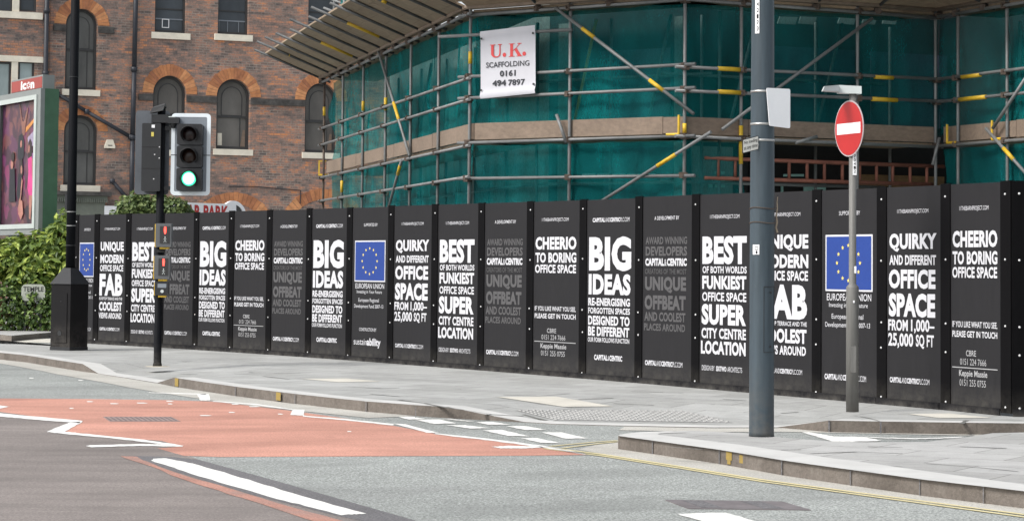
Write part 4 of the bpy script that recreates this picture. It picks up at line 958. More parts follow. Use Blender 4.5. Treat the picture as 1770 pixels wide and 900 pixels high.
# ================================================================== BRICK BUILDINGS (left background)
fa, fb = at(100, 300, 70.0), at(580, 300, 73.6)
fang = math.atan2(fb.y-fa.y, fb.x-fa.x); FO_ = Vector((fa.x, fa.y, 0)); fn = Vector((math.sin(fang), -math.cos(fang), 0))
fx = Vector((math.cos(fang), math.sin(fang), 0))
def fc(u, v, out=0.0):
    p = on_plane(u, v, FO_+fn*out, fn); return ((p-FO_).dot(fx), p.z)
bk = thing('brick_building', 'weathered old brick warehouse with round arched windows behind the traffic lights', 'building', tuple(FO_), fang)
ARCH = [(113, 168, 15.5, 43, 155), (110, 168, 199, 226, 320), (264, 321, 131, 162, 259), (374, 432, 137, 167, 258), (527, 582, 144, 174, 264)]
RECT = [(268, 322, -62, 57), (377, 430, -57, 60), (533, 588, -50, 62)]
holes = []; ah = []; rh = []
for u0, u1, va, vs_, vb in ARCH:
    um = (u0+u1)/2; vm = (vs_+vb)/2
    x0, x1 = fc(u0, vm)[0], fc(u1, vm)[0]; za, zs, zb = fc(um, va)[1], fc(um, vs_)[1], fc(um, vb)[1]
    ah.append((x0, x1, zb, zs, za)); holes.append(arch(x0, x1, zb, zs, za))
for u0, u1, va, vb in RECT:
    um = (u0+u1)/2; vm = max(20, (va+vb)/2); x0, x1 = fc(u0, vm)[0], fc(u1, vm)[0]; za, zb = fc(um, va)[1], fc(um, vb)[1]
    rh.append((x0, x1, zb, za)); holes.append([(x0, zb), (x1, zb), (x1, za), (x0, za)])
wx0, wx1 = fc(84, 200)[0], 12.0
shape([(wx0, 0), (wx1, 0), (wx1, 12.5), (wx0, 12.5)], holes, 0, 0.30).build('wall', BRICK, bk)
MB().box(wx0, wx1, 0.9, 1.0, 0, 12.5).build('rear_wall', VOID, bk)
def ringbricks(cx, zs, a, h, th, nn=22, proud=0.012, part=(0, 180)):
    mb = MB()
    for k in range(nn):
        a0 = R(part[0]+(part[1]-part[0])*(k+.04)/nn); a1 = R(part[0]+(part[1]-part[0])*(k+.96)/nn)
        tt = th*random.uniform(.95, 1.03)
        pts = [(cx+a*math.cos(a0), zs+h*math.sin(a0)), (cx+(a+tt)*math.cos(a0), zs+(h+tt)*math.sin(a0)), (cx+(a+tt)*math.cos(a1), zs+(h+tt)*math.sin(a1)), (cx+a*math.cos(a1), zs+h*math.sin(a1))]
        mb.prism(pts, -proud, 0.02)
    return mb
SHEETM = glass_dark('dusty_boarding', (0.125, 0.118, 0.108), 0.6)
for k, (x0, x1, zb, zs, za) in enumerate(ah):
    c = (x0+x1)/2; a = (x1-x0)/2
    ringbricks(c, zs, a+.003, za-zs+.003, 0.35 if k != 1 else .30, 22).build('brick_arch', VOUS, bk)
    wn = shape(arch(x0, x1, zb, zs, za), [arch(x0+.075, x1-.075, zb+.09, zs, za-.075)], 0.15, 0.23).build('window', FRAMEDK, bk)
    shape(arch(x0+.02, x1-.02, zb+.02, zs, za-.02), [], 0.205, 0.215).build('pane', SHEETM if k in (2, 3, 4) else PANE, wn)
    zr = zb+(zs-zb)*.62 if k < 4 else zb+(zs-zb)*.6
    MB().box(x0+.05, x1-.05, 0.16, 0.22, zr-.03, zr+.03).build('meeting_rail', FRAMEDK, wn)
    shape(arch(x0+.20, x1-.20, zr+.03, zs-.04, za-.22), [arch(x0+.225, x1-.225, zr+.055, zs-.04, za-.245)], .192, .204).build('glazing_bar', FRAMEDK, wn)
    MB().box(x1-.28, x1-.255, .19, .204, zb+.09, zr-.03).build('glazing_bar', FRAMEDK, wn)
    MB().box(x0-.09, x1+.1, -.06, 0.16, zb-.19, zb-.003).build('sill', CREAM, bk)
    if k >= 3:
        MB().prism([(x1-.25, zb+.1), (x1-.1, zb+.1), (x1-.1, zb+.62), (x1-.17, zb+.62)], .185, .2).build('leaning_board', TIMBER, wn)
    if k == 3: MB().box(x0+.10, x0+.24, .188, .2, zb+.12, zb+.5).build('stored_box', CREAM, wn)
for k, (x0, x1, zb, za) in enumerate(rh):
    wn = shape([(x0, zb), (x1, zb), (x1, za), (x0, za)], [[(x0+.06, zb+.09), (x1-.06, zb+.09), (x1-.06, za-.06), (x0+.06, za-.06)]], .15, .23).build('window', FRAMEDK, bk)
    MB().box(x0+.02, x1-.02, .205, .215, zb+.02, za-.02).build('pane', PANE2, wn)
    for zz in (zb+.44, zb+.75): MB().box(x0+.06, x1-.06, .175, .204, zz-.02, zz+.02).build('glazing_bar', FRAMEDK if zz > zb+.5 else BOARDGREY, wn)
    if k == 0: shape([(x0+.27, zb+.16), (x0+.50, zb+.16), (x0+.50, zb+.44), (x0+.27, zb+.44)], [[(x0+.295, zb+.185), (x0+.475, zb+.185), (x0+.475, zb+.415), (x0+.295, zb+.415)]], .165, .174).build('vent_frame', SIGNWHITE, wn)
    else:
        for xx in (x0+.08, x0+.36, x0+.72): MB().box(xx, xx+.02, .18, .204, zb+.09, zb+.42).build('glazing_bar', BOARDGREY, wn)
    MB().box(x0-.11, x1+.13, -.06, .16, zb-.2, zb-.003).build('sill', CREAM, bk)
def band(u0, v0, u1, v1, hpx):
    a, c = fc(u0, v0), fc(u1, v1); h = hpx/54.0; mb = MB()
    mb.hexa([(a[0], -.07, a[1]-h), (c[0], -.07, c[1]-h), (c[0], .0, c[1]-h), (a[0], .0, a[1]-h)], [(a[0], -.07, a[1]), (c[0], -.07, c[1]), (c[0], .0, c[1]), (a[0], .0, a[1])]); mb.build('string_course', DARKSTONE, bk)
zband = fc(348, 166.5)[1]
for x0, x1 in ((fc(239, 168)[0], ah[2][0]-.01), (ah[2][1]+.01, ah[3][0]-.01), (ah[3][1]+.01, ah[4][0]-.01)): MB().box(x0, x1, -.07, -.002, zband-.19, zband).build('string_course', DARKSTONE, bk)
zb2 = fc(140, 45)[1]
for x0, x1 in ((fc(92, 45)[0], ah[0][0]-.01), (ah[0][1]+.01, fc(197, 45)[0])): MB().box(x0, x1, -.07, -.002, zb2-.19, zb2).build('string_course', DARKSTONE, bk)
# big ground floor arches, only their heads show over the hoarding
for u, va, r_ in ((404, 333, 1.15), (560, 327, 1.2)):
    x, z = fc(u, va); mb = ringbricks(x, z-r_-.34, r_, r_, .36, 26, .014, (10, 170)); mb.build('brick_arch', VOUS, bk)
    shape([(x+r_*.99*math.cos(R(a)), z-r_-.34+r_*.99*math.sin(R(a))) for a in range(0, 181, 12)]+[(x-r_*.99, 0.02), (x+r_*.99, .02)], [], -.006, .004).build('arch_infill', BRICK2, bk)
def pipe(pts, r, name='drainpipe'):
    mb = MB(); P = []
    for u, v in pts: x, z = fc(u, v, .12); P.append((x, -.12, z))
    for p, q in zip(P, P[1:]): mb.tube(p, q, r, 10)
    for p in P: mb.tube((p[0], p[1], p[2]-.07), (p[0], p[1], p[2]+.07), r*1.35, 10)
    return mb.build(name, PIPE, bk, smooth=True)
pipe([(236, -60), (232, 120), (229, 238), (227, 360)], .075)
pipe([(100, 163), (150, 193), (226, 237)], .06)
pipe([(194, 313), (226, 350)], .06)
mb = MB(); P = [fc(u, v, .03) for u, v in ((395, 322), (440, 322.5), (520, 329), (519, 352))]
for p, q in zip(P, P[1:]): mb.tube((p[0], -.02, p[1]), (q[0], -.02, q[1]), .014, 6)
mb.build('cable', PIPE, bk)
# shop front at the foot of the building
x0, x1 = fc(86, 340)[0], fc(183, 340)[0]; z0 = fc(130, 331)[1]; z1 = fc(130, 346)[1]
GREENGREY = mat('green_grey_paint', (0.16, 0.175, 0.145), 0.7, 0, 0.2, 2, 20)
MB().box(x0, x1+.1, -.32, -.002, z0-.12, z0).build('cornice', DARKSTONE, bk); MB().box(x0, x1, -.22, -.002, z1-.02, z0-.125).build('cornice', GREENGREY, bk)
mb = MB()
for k in range(26): mb.box(x0+.05+k*.065, x0+.085+k*.065, -.265, -.222, z1-.06, z1+.06)
mb.build('dentil_course', GREENGREY, bk); MB().box(x0, x1-.05, -.16, -.002, z1-1.4, z1-.025).build('fascia', GREENGREY, bk)
xs0, xs1 = fc(178, 360)[0], fc(206, 360)[0]; zs1 = fc(190, 356)[1]
MB().box(xs0, xs1, -.20, -.14, zs1-.9, zs1).build('white_sign_board', SIGNWHITE, bk)
cx_ = (xs0+xs1)/2; ringbricks(cx_+.02, zs1-.45, .17, .17, .06, 16, .215).build('arched_opening', SIGNWHITE, bk)
shape(arch(cx_-.15, cx_+.19, zs1-.85, zs1-.45, zs1-.28), [], -.21, -.2).build('dark_arch', VOID, bk)
x, z = fc(189, 249); ab = thing('alarm_box', 'small cream burglar alarm box on the brick wall below the sloping pipe', 'alarm box', tuple(FO_+fx*x-fn*0+Vector((0, 0, z-.13))), fang)
mb = MB(); mb.prism([(-.16, 0), (.16, 0), (.16, .06), (.09, .26), (-.09, .26), (-.16, .06)], -.10, 0); mb.build('cover', CREAM, ab)
MB().box(-.07, .07, -.106, -.101, .07, .095).build('nameplate', SIGNBLACK, ab)
# neighbouring wing with cream stone windows
b2 = thing('brick_building', 'brick wing with cream stone mullioned windows behind the poster billboard', 'building', tuple(FO_+fn*.12), fang)
def f2(u, v): return fc(u, v, .12)
lx0, lx1 = -6.0, f2(84, 100)[0]-.004
win2 = []
for u0, u1, va, vb in ((-45, 22, -60, 20), (34, 63, -60, 20), (-45, 19, 106, 190), (31, 59, 106, 190)):
    um, vm = (u0+u1)/2, min(max((va+vb)/2, 10), 150); x0, x1 = f2(u0, vm)[0], f2(u1, vm)[0]; win2.append((x0, x1, f2(um, vb)[1], f2(um, va)[1]))
shape([(lx0, 0), (lx1, 0), (lx1, 12.5), (lx0, 12.5)], [[(a, c), (b_, c), (b_, d), (a, d)] for a, b_, c, d in win2], 0, .10).build('wall', BRICK2, b2)
MB().box(lx0, lx1, .8, .9, 0, 12.5).build('rear_wall', VOID, b2)
for k, (a, b_, c, d) in enumerate(win2):
    wn = shape([(a, c), (b_, c), (b_, d), (a, d)], [[(a+.06, c+.06), (b_-.06, c+.06), (b_-.06, d-.06), (a+.06, d-.06)]], .05, .099).build('window', FRAMEDK, b2)
    MB().box(a+.02, b_-.02, .085, .095, c+.02, d-.02).build('pane', PANE2 if k < 2 else PANE3, wn)
a, c = f2(-60, 21.5), f2(73, 21.5); zc = f2(20, 20.5)[1]; MB().box(-3.6, c[0], -.09, -.002, zc-.2, zc).build('sill', CREAM, b2)
zl = f2(30, 97)[1]; MB().box(-3.6, f2(75, 100)[0], -.05, -.002, zl-.18, zl).build('lintel', CREAM, b2)
for u0, u1, va, vb in ((22, 34, -60, 20.3), (19.5, 30.5, 107, 190)): MB().box(f2(u0, vb-60)[0], f2(u1, vb-60)[0], -.03, -.002, f2(28, vb)[1], f2(28, va)[1]).build('mullion', CREAM, b2)
mb = MB(); mb.tube((lx1-.10, -.09, .5), (lx1-.10, -.09, 12), .075, 10)
for z in (zl-.5, zl+1.4, zl+3.2): mb.tube((lx1-.10, -.09, z-.07), (lx1-.10, -.09, z+.07), .10, 10)
mb.build('drainpipe', PIPE, b2, smooth=True)

# car park sign and ivy behind the hoarding
q = at(310, 380, 62.0); x2 = at(408, 380, 63.5); ca = math.atan2(x2.y-q.y, x2.x-q.x); cw = math.hypot(x2.x-q.x, x2.y-q.y); ct = zat(q.x, q.y, 349.5)
cp = thing('car_park_sign', 'white car park sign with red capitals peeping over the hoarding', 'sign', (q.x, q.y, ct-.75), ca)
MB().box(-.2, cw, 0, .05, 0, .75).build('panel', SIGNWHITE, cp); mb = MB(); mb.text('CAR PARK', .02, cw-.28, .31, .70, -.004, .045); mb.build('lettering', SIGNRED, cp)
mb = MB(); mb.box(.3, .38, .051, .13, -2.2, .2); mb.box(cw-.4, cw-.32, .051, .13, -2.2, .2); mb.build('support_posts', SIGNBLACK, cp)
q = at(404, 380, 64.5); zt = zat(q.x, q.y, 347); rs = thing('arched_sign', 'white round topped arch frame beside the car park sign', 'sign', (q.x, q.y, 0), ca)
shape([(.48*math.cos(R(a)), zt-.48+.48*math.sin(R(a))) for a in range(0, 181, 10)]+[(-.48, 1.0), (.48, 1.0)], [[(.38*math.cos(R(a)), zt-.48+.38*math.sin(R(a))) for a in range(0, 181, 10)]+[(-.38, 1.1), (.38, 1.1)]], 0, .08).build('frame', SIGNWHITE, rs)
shape([(.39*math.cos(R(a)), zt-.48+.39*math.sin(R(a))) for a in range(0, 181, 10)]+[(-.39, 1.0), (.39, 1.0)], [], .03, .05).build('dark_infill', FRAMEDK, rs)

# ================================================================== SHRUBS
def leaf(mb, p, nrm, size, rnd, narrow=0.5):
    nrm = nrm.normalized(); a = nrm.orthogonal().normalized(); a.rotate(Matrix.Rotation(rnd.uniform(0, 6.28), 3, nrm)); c = nrm.cross(a)
    w_ = size*narrow
    pts = [p-a*size*.5, p-a*size*.1+c*w_*.5+nrm*size*.06, p+a*size*.5-nrm*size*.10, p-a*size*.1-c*w_*.5+nrm*size*.06]
    mb.add([tuple(x) for x in pts], [(0, 1, 2), (0, 2, 3)])
def shrub(name, label, cat, base, blobs, nleaf, size, m, seed, narrow=.5, shell=.55, group=None):
    rnd = random.Random(seed); t = thing(name, label, cat, tuple(base), 0, group); mb = MB(); st = MB()
    tot = sum(b[3]*b[4]*b[5] for b in blobs)
    for bx_, by, bz, rx, ry, rz in blobs:
        cN = int(nleaf*rx*ry*rz/tot)
        for _ in range(cN):
            d = Vector((rnd.gauss(0, 1), rnd.gauss(0, 1), rnd.gauss(0, 1))).normalized(); k = shell+(1-shell)*rnd.random()**.6
            nz = mnoise.noise(Vector((d.x*2.3+bx_, d.y*2.3, d.z*2.3+seed)))*.28+mnoise.noise(Vector((d.x*6+bx_, d.y*6, d.z*6)))*.16
            if mnoise.noise(Vector((d.x*4+seed, d.y*4+bz, d.z*4))) < -.32: continue
            k *= 1+nz; p = Vector((bx_+d.x*rx*k, by+d.y*ry*k, bz+d.z*rz*k))
            if p.z+base.z < 0.03: continue
            up_ = Vector((d.x*.8+rnd.gauss(0, .45), d.y*.8+rnd.gauss(0, .45), d.z*.6+.55+rnd.gauss(0, .35)))
            leaf(mb, p, up_, size*rnd.uniform(.6, 1.25), rnd, narrow)
        st.tube((bx_*.5, by*.5, -base.z if base.z > .5 else 0), (bx_, by, bz+rz*.3), .035, 6, .015)
        for _ in range(4):
            d = Vector((rnd.gauss(0, 1), rnd.gauss(0, 1), abs(rnd.gauss(0, 1)))).normalized(); st.tube((bx_*.8, by*.8, bz-rz*.3), (bx_+d.x*rx*.8, by+d.y*ry*.8, bz+d.z*rz*.8), .02, 5, .006)
    mb.build('foliage', m, t); st.build('stems', STEM, t); return t
q = at(50, 570, 52.6); q.z = 0
shrub('shrub', 'big leaved glossy green shrub under the billboard and left of the lamp column', 'shrub', q,
      [(-.35, .4, 1.62, .62, .55, .55), (.35, .3, 1.65, .62, .55, .65), (.74, .2, 2.2, .36, .4, .55), (-.95, .4, 1.6, .55, .55, .5), (.85, .2, 1.3, .4, .5, .6), (.1, .1, 1.2, .6, .5, .45), (-1.7, .4, 1.5, .7, .6, .6), (.45, .5, 2.05, .4, .4, .3)], 6500, .25, LEAF, 3, .42)
q2 = at(30, 571, 51.9); q2.z = 0
shrub('ivy', 'dense dark ivy bank along the pavement below the shrub and street name plate', 'ivy', q2,
      [(-.25, .25, .48, .5, .35, .62), (.35, .25, .42, .5, .35, .58), (.95, .2, .42, .5, .35, .62), (-.95, .25, .42, .6, .4, .55), (1.25, .2, .8, .35, .3, .5), (-1.8, .3, .5, .6, .4, .6), (.1, .35, .95, .6, .25, .3)], 6500, .115, IVY, 5, .7, .6)
q3 = at(262, 366, 50.5); zc = zat(q3.x, q3.y, 362); q3.z = 0
shrub('ivy', 'bushy pale green ivy spilling over the hoarding top behind the traffic lights', 'ivy', q3,
      [(-.38, 0, zc, .42, .4, .36), (.05, .05, zc+.02, .45, .4, .34), (.5, 0, zc-.03, .38, .4, .33), (-.62, 0, zc-.22, .3, .3, .3), (.74, 0, zc-.14, .22, .3, .2), (0, .1, zc-.6, .7, .3, .6)], 4200, .12, IVY2, 8, .7, .55)
q = at(4, 560, 52.3)
bp = thing('brick_pier', 'short red brick gate pier at the left edge beside the ivy', 'pier', (q.x-.1, q.y, 0))
MB().box(-.22, .13, -.2, .2, 0, .66).build('shaft', mat('terracotta_brick', (.33, .14, .085), .9, 0, .25, 6, 30), bp); mb = MB(); mb.hexa([(-.26, -.24, .66), (.17, -.24, .66), (.17, .24, .66), (-.26, .24, .66)], [(-.2, -.18, .74), (.11, -.18, .74), (.11, .18, .74), (-.2, .18, .74)]); mb.build('cap', mat('clay_cap', (.42, .20, .14), .8), bp)
q = at(57, 505, 51.96); zc = q.z
sn = thing('street_sign', 'white street name plate half buried in the ivy left of the lamp column', 'sign', (q.x, q.y, 0))
mb = MB(); mb.v = []; shape(rrect(-.26, .27, zc-.19, zc+.18, .10), [], 0, .012).build('plate', mat('old_white_enamel', (.36, .38, .33), .5, 0, .15, 5, 30), sn)
mb.text('TEMPLE', -.22, .24, zc+.02, zc+.125, -.004, .02); mb.text('HEY', -.12, .13, zc-.13, zc-.03, -.004, .02); mb.build('lettering', SIGNBLACK, sn)
mb = MB(); mb.box(-.2, -.15, .013, .05, 0, zc); mb.box(.15, .2, .013, .05, 0, zc); mb.build('support_posts', SIGNBLACK, sn)

# ================================================================== BILLBOARD
q = at(73, 405, 53.4); th_ = math.atan2(-.86, .51)   # local x runs from far left end to near right end
bw_ = 3.2; bbz0 = zat(q.x, q.y, 405); bbz1 = zat(q.x, q.y, 153)
bd = Vector((math.cos(th_), math.sin(th_), 0)); bo = Vector((q.x, q.y, 0))-bd*bw_
bb = thing('billboard', 'tall advertising billboard with green side and silver frame above the shrub', 'billboard', tuple(bo), th_)
# local: +x towards the camera end, the poster looks towards -y
MB().box(0, bw_, .001, .34, bbz0, bbz1).build('cabinet', GREENPAINT, bb)
fr = shape([(0, bbz0), (bw_, bbz0), (bw_, bbz1), (0, bbz1)], [[(.22, bbz0+.16), (bw_-.32, bbz0+.16), (bw_-.32, bbz1-.16), (.22, bbz1-.16)]], -.10, -.001).build('outer_frame', SILVERF, bb)
shape([(.20, bbz0+.14), (bw_-.22, bbz0+.14), (bw_-.22, bbz1-.13), (.20, bbz1-.13)], [[(.30, bbz0+.25), (bw_-.37, bbz0+.25), (bw_-.37, bbz1-.24), (.30, bbz1-.24)]], -.13, -.101).build('inner_frame', PALEFRAME, bb)
def postermat():
    mt, t, b = nodes_of('party_poster'); n = noise(t, 1.1, 5, .6, coord(t, (1, 1, .7)), 1.0)
    wn_ = N(t, 'ShaderNodeTexNoise'); wn_.inputs['Scale'].default_value = 3.0; t.links.new(coord(t), wn_.inputs['Vector'])
    vv = N(t, 'ShaderNodeVectorMath', operation='MULTIPLY_ADD'); t.links.new(wn_.outputs['Color'], vv.inputs[0]); vv.inputs[1].default_value = (.35, .35, .35); t.links.new(coord(t), vv.inputs[2])
    vo = N(t, 'ShaderNodeTexVoronoi'); vo.inputs['Scale'].default_value = 3.4; t.links.new(vv.outputs[0], vo.inputs['Vector'])
    sp = N(t, 'ShaderNodeSeparateColor'); t.links.new(vo.outputs['Color'], sp.inputs[0])
    cell = ramp(t, sp.outputs[0], [(0.0, (.012, .007, .014)), (0.45, (.05, .016, .03)), (0.62, (.12, .036, .036)), (0.75, (.20, .078, .06)), (0.87, (.10, .026, .085)), (1.0, (.24, .03, .10))])
    base = ramp(t, n, [(.3, (.015, .007, .015)), (.5, (.09, .028, .045)), (.7, (.15, .05, .15))])
    a = mixc(t, .6, base, cell); t.links.new(a, b.inputs['Base Color']); b.inputs['Roughness'].default_value = .35; return mt
ps = MB().box(.25, bw_-.33, -.02, -.012, bbz0+.2, bbz1-.2).build('poster', postermat(), bb)
PW, PH = bw_-.33-.25, bbz1-bbz0-.4
def pm(name, c): return mat(name, c, .4, 0, .25, 3, 12)
PINK = pm('pink_ink', (.58, .05, .22)); SKIN = pm('skin_ink', (.36, .155, .12)); HAIR = pm('hair_ink', (.03, .015, .015)); DRESS = pm('black_dress_ink', (.012, .012, .018)); PALE = pm('pale_ink', (.30, .25, .36)); AMBER = pm('amber_ink', (.55, .22, .05)); LILAC = pm('lilac_ink', (.30, .14, .36)); CURT = pm('curtain_ink', (.03, .018, .035))
_pl = [0]
def ink(name, pts, m, x=None):
    _pl[0] += 1; y = -.0225-.0012*_pl[0]
    k = shape([(.25+PW*(.24+.76*a), bbz0+.2+PH*c) for a, c in pts], [], 0, 0); k.v = [(a, y, c) for a, _, c in k.v]; return k.build(name, m, ps)
def ell(cx, cz, rx, rz): return [(cx+rx*math.cos(k*math.pi/8), cz+rz*math.sin(k*math.pi/8)) for k in range(16)]
ink('curtain', [(.86, 1), (1, 1), (1, .36), (.97, .45), (.95, .62), (.90, .75)], CURT)
ink('pale_panel', [(.62, .70), (.98, .78), (.98, .64), (.66, .62)], PALE); ink('amber_beam', [(.55, .78), (.86, .85), (.86, .82), (.55, .74)], AMBER); ink('sofa', [(.72, .6), (.98, .52), (.97, .2), (.80, .3)], LILAC)
ink('raised_arms', [(.30, .97), (.33, .98), (.42, .84), (.48, .83), (.60, .94), (.63, .93), (.53, .78), (.52, .72), (.43, .72), (.40, .80)], pm('dim_skin_ink', (.22, .095, .07)))
ink('dark_figure', [(.30, .72), (.44, .74), (.52, .66), (.50, .55), (.40, .5), (.28, .55)], DRESS); ink('face', ell(.40, .655, .035, .03), SKIN)
ink('hair', [(.66, .66), (.72, .69), (.78, .66), (.80, .55), (.73, .52), (.66, .55)], HAIR); ink('face', ell(.69, .61, .028, .032), SKIN)
ink('pink_dress', [(.66, .53), (.80, .55), (.82, .42), (.93, .30), (.90, .23), (.72, .24), (.66, .30), (.69, .42)], PINK); ink('arm', [(.80, .54), (.845, .52), (.86, .38), (.83, .36)], SKIN)
ink('legs', [(.73, .24), (.85, .24), (.80, .05), (.74, .06)], SKIN)
ink('hair', [(.36, .52), (.46, .54), (.50, .44), (.46, .36), (.36, .40)], HAIR); ink('face', ell(.44, .45, .03, .035), SKIN)
ink('black_dress', [(.34, .42), (.48, .40), (.47, .24), (.36, .20), (.28, .26)], DRESS); ink('arm', [(.46, .39), (.50, .36), (.44, .2), (.36, .12), (.34, .14), (.42, .24)], SKIN)
ink('seated_legs', [(.38, .22), (.50, .20), (.54, .1), (.46, .05), (.36, .1)], SKIN); ink('face', ell(.1, .5, .05, .04), SKIN); ink('hair', ell(.12, .56, .06, .04), HAIR); ink('dark_figure', [(.02, .46), (.2, .47), (.25, .2), (.02, .2)], DRESS)
# header box on top
hz0, hz1 = bbz1+.0, bbz1+.33
hd = MB().box(bw_-2.35, bw_-.10, -.02, .26, hz0, hz1).build('header_box', SILVERF, bb)
MB().box(bw_-2.32, bw_-.14, -.03, -.021, hz0+.03, hz1-.04).build('red_panel', ICONRED, hd)
MB().text('ic', bw_-1.62, bw_-1.22, hz0+.05, hz1-.07, -.034, .04).build('lettering', SIGNWHITE, hd); MB().text('n', bw_-.92, bw_-.66, hz0+.05, hz1-.13, -.034, .05).build('lettering', SIGNWHITE, hd)
mb = MB()
cx_, cz_ = bw_-1.07, hz0+.14
for k in range(8):
    a = k*math.pi/4; mb.poly([(cx_+.12*math.cos(a+j)*1.0, -.034, cz_+.085*math.sin(a+j)) for j in (0, .45)]+[(cx_+.05*math.cos(a+j), -.034, cz_+.035*math.sin(a+j)) for j in (.45, 0)])
mb.build('emblem', SIGNWHITE, hd)
MB().box(.5, .7, .1, .3, 0, bbz0-.002).build('leg', SILVERF, bb); MB().box(bw_-.7, bw_-.5, .1, .3, 0, bbz0-.002).build('leg', SILVERF, bb)

# ================================================================== LAMP COLUMN WITH CABINET (left)
q = gp(128, 606, 0); lam = 4000/q.y/1.0
lc = thing('lamp_column', 'tall black lamp column rising from a wide black base cabinet at left', 'lamp column', (q.x-.145, q.y+.28, 0), R(-32))
hb = .225; zc1 = zat(q.x, q.y, 491); zc2 = zat(q.x, q.y+.25, 463)
cab = MB().box(-hb, hb, -hb, hb, .0, zc1).build('cabinet', BLACKBOX, lc)
mb = MB(); mb.hexa([(-hb-.02, -hb-.02, zc1+.002), (hb+.02, -hb-.02, zc1+.002), (hb+.02, hb+.02, zc1+.002), (-hb-.02, hb+.02, zc1+.002)], [(-.085, -.085, zc2), (.085, -.085, zc2), (.085, .085, zc2), (-.085, .085, zc2)]); mb.build('pyramid_cap', BLACKP2, lc)
dr = MB().box(-hb+.07, hb-.07, -hb-.012, -hb-.001, .14, zc1-.16).build('door', BLACKBOX, lc)
mb = MB(); mb.tube((.0, -hb-.02, .30), (0, -hb-.012, .30), .045, 12); mb.tube((.02, -hb-.02, zc1-.3), (.02, -hb-.012, zc1-.3), .012, 8); mb.build('lock', PLASTIC, dr)
MB().box(-hb-.006, hb+.006, -hb-.006, hb+.006, 0, .06).build('skirting', PLASTIC, lc)
mb = MB(); mb.lathe([(.082, zc2-.02), (.082, 2.9), (.079, 2.92), (.075, 9.0)], n=20); mb.build('shaft', BLACKP, lc, smooth=True)
for v in (366, 390, 424, 133):
    z = zat(q.x, q.y+.2, v); mb = MB(); mb.lathe([(.084, z-.008), (.0845, z+.008)], n=20); mb.build('steel_strap', STEEL if v in (366, 390) else PLASTIC, lc)
MB().box(-.13, -.085, -.03, .03, 2.45, 2.72).build('junction_box', BLACKP2, lc)

# ================================================================== TRAFFIC LIGHT
q = gp(272, 633, 0); px_ = q.y/4000.0
tl = thing('traffic_light', 'black traffic light showing green with red man crossing units on its pole', 'traffic light', (q.x, q.y, 0))
def X(u, v=300): return (at(u, v, q.y).x-q.x)
def Z(v, u=290): return at(u, v, q.y).z
mb = MB(); mb.lathe([(.072, 0), (.062, .05), (.058, .06), (.058, Z(186)), (.03, Z(185))], n=18); mb.build('pole', BLACKP, tl, smooth=True)
mb = MB(); mb.lathe([(.19, -.0), (.18, .003), (.08, .006)], n=16); mb.build('mortar_collar', mat('mortar', (.46, .42, .34), .9, 0, .25, 4, 20), tl)
# front head
bx0, bx1, bz0_, bz1_ = X(295.5), X(363.5), Z(337.5), Z(196)
yb = -.02
shape(rrect(bx0, bx1, bz0_, bz1_, .06), [rrect(bx0+.055, bx1-.055, bz0_+.055, bz1_-.055, .02)], yb-.012, yb).build('white_border', WHITEBORD, tl)
bkb = shape(rrect(bx0+.053, bx1-.053, bz0_+.053, bz1_-.053, .02), [], yb-.008, yb-.002).build('backing_board', BOARDGREY, tl)
zm_ = Z(268); MB().box(bx0, bx1, yb-.014, yb-.0125, zm_-.006, zm_+.006).build('board_joint', PLASTIC, tl)
hx0, hx1 = X(308), X(351.5); cxh = (hx0+hx1)/2
LENS = [('red', 233, (.012, .006, .006)), ('amber', 270.5, (.018, .008, .005)), ('green', 309.5, None)]
edges = [Z(214.5), Z(252), Z(290.5), Z(330.5)]
hd = MB()
GLOW = emis('green_signal', (.1, .6, .45), (.04, .80, .38), 1.0); CORE = emis('green_signal_core', (.5, .8, .7), (.62, 1.0, .88), 1.1)
for k, (nm, v, c) in enumerate(LENS):
    z1_, z0_ = edges[k]-.006, edges[k+1]+.006; zc = at(330, v, q.y).z; r_ = .108
    hs_ = shape(rrect(hx0, hx1, z0_, z1_, .03), [], yb-.17, yb-.013).build('signal_housing', PLASTIC, tl)
    ln = MB(); ln.lathe([(r_, 0), (r_*.9, .012), (r_*.5, .03), (.005, .036)], n=24); ln.v = [(cxh+x, yb-.171-z, zc+y) for x, y, z in ln.v]
    ln.build('lens', GLOW if c is None else mat(nm+'_lens', c, .3, 0, .1), hs_, smooth=True)
    if c is None:
        mb = MB(); mb.lathe([(r_*.80, 0), (r_*.5, .010), (.005, .014)], n=24); mb.v = [(cxh+x, yb-.171-.026-z, zc+y) for x, y, z in mb.v]; mb.build('lit_core', CORE, hs_, smooth=True)
    hm = MB(); nn = 24; L_ = .17; vs = []; fs = []
    for j in range(nn+1):
        a = R(-48+ (276)*j/nn); ca, sa = math.cos(a), math.sin(a)
        ext = L_*(.25+.75*max(0, min(1, (sa+.75)/1.3)))
        rr = r_+.012
        vs += [(cxh+rr*ca, yb-.171, zc+rr*sa), (cxh+rr*ca*.97, yb-.171-ext, zc+rr*sa*.97-.012), (cxh+(rr+.008)*ca, yb-.171, zc+(rr+.008)*sa), (cxh+(rr+.008)*ca*.97, yb-.171-ext, zc+(rr+.008)*sa*.97-.012)]
    for j in range(nn):
        b_ = j*4; fs += [(b_, b_+1, b_+5, b_+4), (b_+2, b_+6, b_+7, b_+3), (b_+1, b_+3, b_+7, b_+5)]
    hm.add(vs, fs); hm.build('hood', HOODM, hs_, smooth=True)
for z in (Z(222), Z(325)): MB().box(.03, hx0, yb+.003, yb+.05, z-.03, z+.03).build('bracket', PLASTIC, tl)
